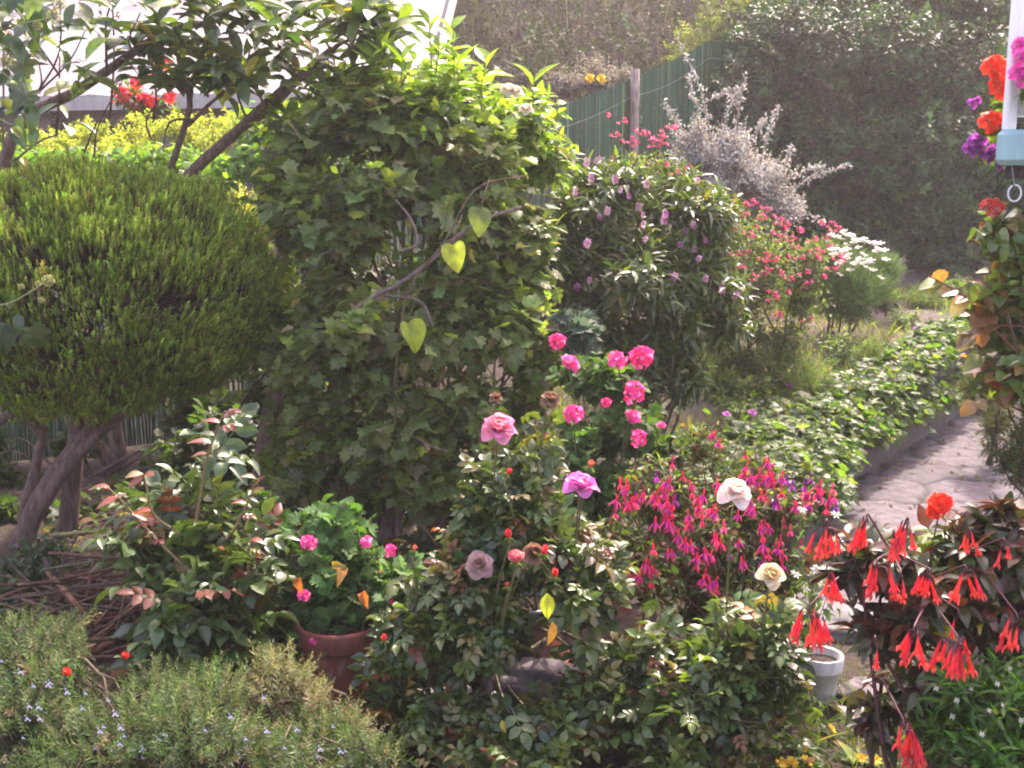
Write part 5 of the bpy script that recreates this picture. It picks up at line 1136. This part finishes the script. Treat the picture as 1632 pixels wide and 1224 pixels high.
def build_hardy_fuchsia():
    r = np.random.default_rng(241); base = on_ground(1150, 1055)
    blobs = [B(1150, 830, 3.75, 120, 80, .3), B(1080, 800, 3.8, 90, 70, .3), B(1230, 800, 3.8, 70, 70, .25), B(1030, 770, 3.85, 60, 50, .2), B(1130, 930, 3.65, 130, 70, .25), B(1030, 900, 3.6, 70, 70, .25), B(1250, 900, 3.7, 60, 70, .2), B(1190, 750, 3.9, 60, 40, .2), B(1265, 1000, 3.5, 40, 40, .15), B(980, 850, 3.6, 40, 50, .15), B(1120, 700, 4.0, 50, 30, .15), B(1120, 1000, 3.6, 100, 50, .2)]
    root, T, A = shrub("magenta_fuchsia", "arching bush full of dangling magenta and purple fuchsia flowers by the path wall", "fuchsia", base, blobs, 242, 960, OVATE + LANCE, .042, [(4, (.045, .07, .026)), (3, (.065, .10, .032)), (1, (.11, .13, .04)), (.7, (.13, .06, .04))], per=7, shoot=.16, ang=1.1, droop=.3, opposite=True, stem=REDST, r0=.008, twig=.0018, tfrac=.9)
    me = [fuchsia_mesh(s) for s in (1, 2, 3)] + [fuchsia_mesh(4, (.62, .04, .11), (.66, .05, .14), (.5, .05, .25))]
    hot = [(1200, 740), (1215, 755), (1235, 765), (1130, 690), (1045, 790), (1050, 810), (1105, 790), (1130, 775), (1000, 800), (1010, 805), (1110, 860), (1130, 870), (1060, 825), (1030, 905), (1040, 910), (1130, 925), (1150, 965), (1220, 885), (1240, 880), (1290, 795), (1260, 800), (1210, 845), (1175, 880), (970, 965), (980, 975), (1080, 845), (1095, 830), (1180, 810), (1200, 800), (1115, 900), (1290, 785), (1310, 790), (990, 790), (1060, 770), (1190, 770), (1230, 840), (1075, 880), (1140, 810)]
    st = STEMS[root.name]; cnt = 0
    for (x, y) in hot + hot + hot[:22]:
        X, Y_ = x + r.normal(0, 9), y + r.normal(0, 9); d2 = ((T[:, 0] - P(X, Y_, 3.7)[0]) ** 2 + (T[:, 2] - P(X, Y_, 3.7)[2]) ** 2); cand = d2 < .004
        p = P(X, Y_, (T[cand, 1].min() - .08) if cand.any() else 3.5); ax = nrm(np.array((r.normal(0, .22), r.normal(-.1, .2), 1)))
        part("flower", me[int(r.integers(0, 4))], root, p + ax * .02, axis_R(ax), r.uniform(.95, 1.35)); cnt += 1
        q = nearest(T, p + (0, .03, .08)); branch(st, [p + ax * .02, p + ax * .05, p + (q - p) * min(1, .14 / max(.01, np.linalg.norm(q - p)))], .0008, .001, REDST, 4, 3)
    m = Buf()                                                    # the many smaller blooms between them
    for k in range(85):
        hx, hy = hot[int(r.integers(0, len(hot)))]; X, Y_ = hx + r.normal(0, 20), hy + r.normal(0, 22); d2 = ((T[:, 0] - P(X, Y_, 3.7)[0]) ** 2 + (T[:, 2] - P(X, Y_, 3.7)[2]) ** 2); cand = d2 < .004
        if not cand.any(): continue
        p = P(X, Y_, T[cand, 1].min() + r.uniform(-.06, .04)); a = np.arange(4) * 1.57 + r.uniform(0, 1); sp = r.uniform(.3, 1.0); pk = palette(r, 1, [(3, (.68, .05, .20)), (1, (.60, .04, .12)), (1, (.34, .04, .40))], .15)[0]
        lathe(m, [(.0008, .03), (.0028, .024), (.0034, .014), (.003, .006)], p, pk, 6)
        put(m, r, [LANCE[0]], np.repeat([p + (0, 0, .006)], 4, 0), np.stack([np.cos(a) * sp, np.sin(a) * sp, np.full(4, -.8)], -1), np.stack([np.cos(a), np.sin(a), np.full(4, .7)], -1), np.full(4, .026), np.repeat([pk], 4, 0))
        q = nearest(T, p + (0, .03, .08)); branch(st, [p + (0, 0, .03), p + (0, 0, .05), p + (q - p) * min(1, .12 / max(.01, np.linalg.norm(q - p)))], .0008, .001, REDST, 4, 3)
    o = m.build("small_blossom", PETAL, root); o["kind"] = "stuff"
build_hardy_fuchsia()

# ---------------------------------------------------------------- red tubular fuchsia
def tube_flower(seed, L=.062):
    r = np.random.default_rng(seed); b = Buf(); red = np.array([(.76, .065, .075), (.70, .05, .09), (.78, .10, .07), (.62, .04, .06), (.74, .09, .11), (.76, .06, .05)][seed % 6])
    z = np.array([0, .012, .02, .35, .7, .93, 1.0]) * L; rr = [.001, .0022, .0020, .0032, .0048, .0062, .0068]; bend = r.uniform(-.013, .013)
    n = 9; a = np.arange(n) * 2 * math.pi / n; V, c = [], []
    for zi, ri in zip(z, rr):
        for q in a: V.append((ri * math.cos(q) + bend * (zi / L) ** 2, ri * math.sin(q), -zi)); c.append(np.array((.10, .02, .06)) if zi < .018 * L / .062 else red * (1 + .12 * r.normal()))
    Fq = [(i * n + j, i * n + (j + 1) % n, (i + 1) * n + (j + 1) % n, (i + 1) * n + j) for i in range(6) for j in range(n)]
    b.add(np.array(V), [np.array(Fq)[:, ::-1]], np.array(c)[None])
    a = np.arange(4) * 1.5708 + r.uniform(0, 1); sp = r.uniform(.25, .8)
    put(b, r, [leaf(3, .42, .4, .3, .2)], np.stack([np.cos(a) * .005 + bend, np.sin(a) * .005, np.full(4, -L * .985)], -1), np.stack([np.cos(a) * sp, np.sin(a) * sp, np.full(4, -.8)], -1), np.stack([np.cos(a), np.sin(a), np.full(4, .5)], -1), np.full(4, .021), palette(r, 4, [(1, (.80, .10, .09))], .1))
    put(b, r, [SHORTP], np.stack([np.cos(a + .8) * .004 + bend, np.sin(a + .8) * .004, np.full(4, -L)], -1), np.stack([np.cos(a + .8) * .3, np.sin(a + .8) * .3, np.full(4, -1)], -1), np.stack([np.cos(a), np.sin(a), np.zeros(4)], -1), np.full(4, .010), palette(r, 4, [(1, (.85, .12, .06))], .1))
    tubes(b, np.array([[bend * .5, 0, -L * .8], [bend, 0, -L], [bend * 1.2, .001, -L - .016]]), .0006, np.array((.75, .15, .1)), 4)
    return b.mesh("tubular_flower", PETAL)
def build_red_fuchsia():
    r = np.random.default_rng(251); base = ground_base(P(1480, 1224, 2.75)); base[2] = gz(base[0], base[1])
    blobs = [B(1430, 900, 2.75, 90, 60, .14), B(1530, 870, 2.8, 80, 60, .15), B(1600, 880, 2.8, 60, 70, .15), B(1500, 960, 2.7, 110, 60, .15), B(1420, 1000, 2.7, 80, 45, .12), B(1590, 980, 2.75, 70, 70, .15), B(1470, 1090, 2.7, 60, 70, .12), B(1400, 1130, 2.7, 40, 40, .1), B(1350, 900, 2.75, 50, 45, .1), B(1680, 920, 2.8, 60, 90, .15), B(1590, 820, 2.8, 40, 30, .1)]
    root, T, A = shrub("red_tubular_fuchsia", "fuchsia with dark purplish leaves and hanging clusters of scarlet tubular flowers", "fuchsia", base, blobs, 252, 370, OVATE, .088, [(5, (.030, .042, .028)), (3, (.042, .034, .028)), (1.5, (.055, .026, .030)), (1, (.06, .085, .03)), (.2, (.3, .22, .04))], mat=GLOSS, per=5, shoot=.09, ang=1.1, droop=.2, light=.9, opposite=True, stem=np.array((.07, .022, .028)), stem_mat=STEM, r0=.008, twig=.0028, tfrac=.95, mper=2, young=[(1, (.09, .03, .025)), (1, (.05, .045, .025))])
    me = [tube_flower(s, L) for s, L in ((1, .062), (2, .054), (3, .067), (4, .058), (5, .049), (6, .064))]; st = STEMS[root.name]
    cl = [(1318, 842, 8, .9), (1383, 832, 6, 1), (1447, 838, 6, 1.0), (1319, 915, 5, 1.0), (1399, 905, 7, 1.15), (1481, 920, 6, .95), (1538, 915, 4, 1.15), (1292, 978, 12, 1.15), (1458, 1012, 6, 1.0), (1526, 1028, 9, 1.15), (1440, 1162, 10, 1.2), (1600, 872, 2, .9), (1620, 992, 4, 1.1), (1546, 855, 4, .8), (1425, 858, 3, .8), (1395, 1028, 1, .8), (1527, 985, 1, .9), (1436, 924, 3, .7)]
    for x, y, k, sc in cl:
        p = P(x, y, (2.52 if y < 1000 else 2.36) + r.uniform(-.03, .03)); sc *= .82; cr = bpy.data.objects.new("flower_cluster", None); COL.objects.link(cr); cr.parent = root; cr.location = Vector(p - parent_origin(root)); cr.empty_display_size = .03
        s = Buf()
        q = nearest(T, p + (0, .04, .05)); q = p + (q - p) * min(1, .16 / max(.01, np.linalg.norm(q - p))); branch(s, [q, p + (0, .005, .02), p], .0026, .002, np.array((.08, .02, .03)), 5, 5)
        wd = .055 if k > 6 else .035
        for j in range(k):
            off = np.array((r.uniform(-1, 1) * wd * sc * (.9 if k > 3 else .4), r.uniform(-.025, .025), r.uniform(-.014, .012))); fan = off[0] / (wd * sc) * .38
            ax = nrm(np.array((-fan + r.normal(0, .06), r.normal(0, .12), 1))); t0 = p + off * (.55, 1, 1)
            part("flower", me[int(r.integers(0, 6))], cr, t0, axis_R(ax), sc * r.uniform(.85, 1.08)); branch(s, [p, (p + t0) / 2 + (0, 0, .008), t0], .0009, .0009, np.array((.12, .02, .04)), 4, 3)
        s.build("flower_stalks", STEM, cr)
    oc = umbel_mesh("scarlet_head", 255, [(3, (.82, .06, .02)), (1, (.8, .03, .02))], .022, 16, .019)
    rt = thing("scarlet_zonal_geranium", "single scarlet geranium head rising between the dark fuchsia leaves before the path", "geranium", ground_base((1.06, 2.95)))
    part("flower_head", oc, rt, P(1500, 806, 2.78), axis_R((0, -.3, 1)), .95); part("flower_head", oc, rt, P(1492, 818, 2.78), axis_R((-.5, -.3, 1)), .7)
    s = Buf(); branch(s, [np.array((1.06, 2.95, 0)), P(1470, 950, 2.95), P(1497, 815, 2.78)], .003, .002, GREENST, 10, 5); s.build("stem", STEM, rt)
    b = Buf(); k = 16; pos = np.array([P(x, y, 2.95) for x, y in zip(r.uniform(1440, 1560, k), r.uniform(830, 960, k))]); put(b, r, SCALLOP, pos, np.stack([r.normal(0, .6, k), np.full(k, -.3), r.normal(-.1, .3, k)], -1), np.stack([r.normal(0, .3, k), np.full(k, -.3), np.ones(k)], -1), r.uniform(.05, .075, k), palette(r, k, [(1, (.10, .16, .045)), (1, (.2, .22, .05))], .2)); b.build("foliage", LEAF, rt)
build_red_fuchsia()

def build_corner_plants():
    r = np.random.default_rng(261)
    base = ground_base(P(1570, 1300, 2.5)); 
    root, T, A = shrub("bright_green_bush", "compact bright green narrow leaved bush with tiny white flowers in the lower right corner", "bush", base, [B(1570, 1110, 2.5, 90, 80, .2), B(1630, 1120, 2.55, 70, 90, .2), B(1540, 1180, 2.45, 80, 60, .2), B(1600, 1220, 2.4, 100, 80, .2)], 262, 620, LANCE, .062, [(4, (.035, .085, .020)), (3, (.055, .12, .028)), (1, (.09, .15, .04))], per=8, shoot=.11, ang=.95, droop=.05, up=.8, twig=.002)
    me = daisy_mesh("small_white_flower", .007, 6, (.75, .75, .70), (.6, .5, .1))
    for x, y in ((1492, 1097), (1548, 1098), (1525, 1116), (1598, 1124), (1610, 1065), (1577, 1133), (1518, 1142), (1590, 1090), (1565, 1170), (1628, 1148)):
        d2 = ((T[:, 0] - P(x, y, 2.4)[0]) ** 2 + (T[:, 2] - P(x, y, 2.4)[2]) ** 2); cand = d2 < .003; part("flower", me, root, P(x, y, (T[cand, 1].min() - .02) if cand.any() else 2.35), axis_R((r.normal(0, .3), -.7, .7)), r.uniform(.8, 1.2))
    dm = daisy_mesh("yellow_flower", .021, 18, (.72, .50, .02), (.65, .38, .02), 74)
    spots = [(1325, 1162, "under the stone by the red fuchsia"), (1280, 1192, "left of the lowest red flower cluster"), (1246, 1217, "at the lower left of the yellow group"), (1262, 1216, "second from the left along the bottom"), (1285, 1213, "in the middle of the bottom row"), (1372, 1209, "left of the pair below the red fuchsia"), (1393, 1211, "right of the pair below the red fuchsia"), (1612, 1212, "under the bright green corner bush")]
    for i, (x, y, pl) in enumerate(spots):
        g0 = on_ground(x, y + 12, 1.8); top = P(x, y, g0[1] - .05); rt = thing("yellow_daisy", "small yellow daisy in the grass " + pl, "flower", g0, "yellow daisies in the grass")
        part("flower", dm, rt, top, axis_R((r.normal(0, .3), -.35, .8)), r.uniform(.85, 1.2)); s = Buf(); branch(s, [g0, (g0 + top) / 2, top], .0014, .0012, GREENST, 5, 4); s.build("stem", STEM, rt)
        b = Buf(); k = 7; a = r.uniform(0, 6.28, k); put(b, r, LANCE, np.repeat([g0 + (0, 0, .004)], k, 0), np.stack([np.cos(a), np.sin(a), np.full(k, .35)], -1), np.repeat([[0, 0, 1.]], k, 0), r.uniform(.05, .08, k), palette(r, k, [(1, (.06, .10, .03))], .2)); b.build("leaves", LEAF, rt)
    # small white flowers in the white pot
    q = POT['white'] + (0, 0, .125)
    root, T, A = shrub("white_pot_plant", "little green plant with white flowers growing in the small white pot", "plant", q, [(q + (0, 0, .06), np.array((.07, .06, .05)))], 265, 26, SMALL, .035, [(1, (.07, .11, .04))], per=4, shoot=.04, r0=.002, twig=.001, stem=GREENST, stem_mat=STEM, ground=True) if False else (None, None, None)
    wm = daisy_mesh("white_flower", .019, 7, (.80, .78, .76), (.6, .55, .3)); rt = thing("white_petunia", "plant with small white flowers between the cream rose and the red fuchsia", "plant", on_ground(1270, 1075))
    b, s = Buf(), Buf(); g0 = np.array(rt.location)
    for x, y in ((1300, 908), (1308, 913), (1268, 915), (1283, 938), (1334, 938), (1335, 862), (1345, 875), (1303, 905), (1278, 812), (1332, 820)):
        p = P(x, y, 3.1 + r.uniform(0, .3)); part("flower", wm, rt, p, axis_R((r.normal(0, .3), -.4, .8)), r.uniform(.7, 1.1)); branch(s, [g0, (g0 + p) / 2 + r.normal(0, .03, 3), p], .0018, .001, GREENST, 8, 4)
        k = 7; tt = r.uniform(.4, .95, k)[:, None]; put(b, r, OVATE, g0 + (p - g0) * tt + r.normal(0, .015, (k, 3)), r.normal(size=(k, 3)), np.stack([r.normal(0, .4, k), np.full(k, -.3), np.ones(k)], -1), r.uniform(.03, .05, k), palette(r, k, [(1, (.06, .10, .04)), (1, (.09, .13, .05))], .2))
    b.build("foliage", LEAF, rt); s.build("stems", STEM, rt)
build_corner_plants()

# ---------------------------------------------------------------- rosemary, lower left
def build_rosemary():
    r = np.random.default_rng(271); 
    def bush(name, label, base, blobs, seed, n, cols):
        root = thing(name, label, "bush", base); T, A, C = grow(seed, blobs, n, 9, .45, .35, .8, .55)
        b, s = Buf(), Buf(); put(b, r, ROSEM, T - A * .05, A, np.array((0, -.5, .7)) + r.normal(0, .5, (len(T), 3)), r.uniform(.06, .11, len(T)), palette(r, len(T), cols, .22))
        twigs(s, seed, C, T, A, .06, .0022, (.16, .13, .09), .6); mains(s, seed, base, blobs, .01, .003, (.13, .10, .07), 3); b.build("foliage", NEEDLE, root); s.build("stems", BARK, root); return root, T
    base = ground_base((-.75, 2.75))
    root, T = bush("rosemary_bush", "sprawling grey green rosemary dotted with tiny pale blue flowers at lower left", base, [B(60, 1130, 2.75, 120, 100, .3), B(200, 1160, 2.65, 150, 90, .3), B(340, 1170, 2.6, 130, 90, .28), B(40, 1030, 2.9, 90, 50, .2), B(500, 1200, 2.55, 110, 60, .22), B(250, 1110, 2.8, 80, 50, .2), B(590, 1215, 2.5, 70, 35, .15), B(120, 1060, 2.9, 50, 40, .15)], 272, 3000, [(4, (.058, .085, .050)), (2, (.085, .115, .065)), (1.2, (.062, .10, .035)), (1, (.14, .13, .11))])
    m = Buf(); 
    for k in range(5):
        c = r.normal(0, .006, 3); a = r.uniform(0, 6); floret(m, r, c, nrm(np.array((math.cos(a), -1, .5))), .006, [(2, (.42, .45, .72)), (1, (.60, .60, .78))], 4, 65)
    me = m.mesh("rosemary_flower", PETAL); st = T[T[:, 2] > .1]
    for k in range(78):
        x, y = r.uniform(0, 640), 0; y = np.interp(x, [0, 120, 260, 430, 640], [1000, 1010, 1080, 1100, 1195]) + r.uniform(0, 1) ** .8 * 210
        if y > 1222: continue
        d2 = ((T[:, 0] - P(x, y, 2.7)[0]) ** 2 + (T[:, 2] - P(x, y, 2.7)[2]) ** 2); cand = d2 < .002
        if cand.any(): part("flower", me, root, P(x, y, T[cand, 1].min() - .015), None, r.uniform(.3, .55))
    bush("grey_rosemary", "faded brownish grey rosemary clump at the right end of the green one", ground_base((-.55, 2.95)), [B(440, 1100, 2.85, 60, 60, .16), B(485, 1140, 2.8, 70, 60, .16), B(390, 1150, 2.8, 60, 60, .16), B(545, 1180, 2.75, 60, 40, .14)], 275, 1050, [(3, (.19, .17, .145)), (2, (.14, .135, .10)), (1, (.09, .10, .06))])
    rt = thing("red_specks_plant", "thin stemmed plant with tiny scarlet flowers poking from the rosemary", "plant", ground_base((-1.15, 3.1))); s = Buf(); g0 = np.array(rt.location); me = umbel_mesh("tiny_red", 277, [(1, (.62, .05, .03))], .006, 5, .009)
    b = Buf()
    for x, y, Y in ((45, 1068, 2.72), (107, 1070, 2.7), (44, 1084, 2.72), (200, 1044, 3.0)):
        p = P(x, y, Y); part("flower", me, rt, p, axis_R((0, -.5, .8)), 1.0); branch(s, [g0, (g0 + p) / 2 + (0, 0, .05), p], .0015, .001, GREENST, 8, 4); put(b, r, OVATE, (p + r.normal(0, .02, (4, 3)) - (0, 0, .02)), r.normal(size=(4, 3)), np.array([[0, -.3, 1.]] * 4), np.full(4, .03), palette(r, 4, [(1, (.06, .1, .04))], .2))
    s.build("stems", STEM, rt); b.build("leaves", LEAF, rt)
build_rosemary()

for key, sb in STEMS.items(): sb.build("stems", STEMMAT[key][1], STEMMAT[key][0])

# ---------------------------------------------------------------- haze volume added in place of lens flare, lifts the shadows
def build_haze():
    b = Buf(); b.add(np.array([(x, y, z) for x in (-47., 57.) for y in (-4., 62.) for z in (-1.2, 14.)]), [np.array([(0, 1, 3, 2), (4, 6, 7, 5), (0, 4, 5, 1), (2, 3, 7, 6), (0, 2, 6, 4), (1, 5, 7, 3)])], np.array((1., 1, 1)))
    m = bpy.data.materials.new("haze"); m.use_nodes = True; n = m.node_tree.nodes; n.remove(n["Principled BSDF"])
    v = n.new("ShaderNodeVolumePrincipled"); v.inputs["Color"].default_value = (1.0, .93, .92, 1); v.inputs["Density"].default_value = .0025; v.inputs["Anisotropy"].default_value = .35
    m.node_tree.links.new(v.outputs[0], n["Material Output"].inputs["Volume"])
    o = b.build("haze", m, None, False); o["kind"] = "stuff"; o["label"] = "thin pale haze added to imitate the veil of lens flare"
build_haze()
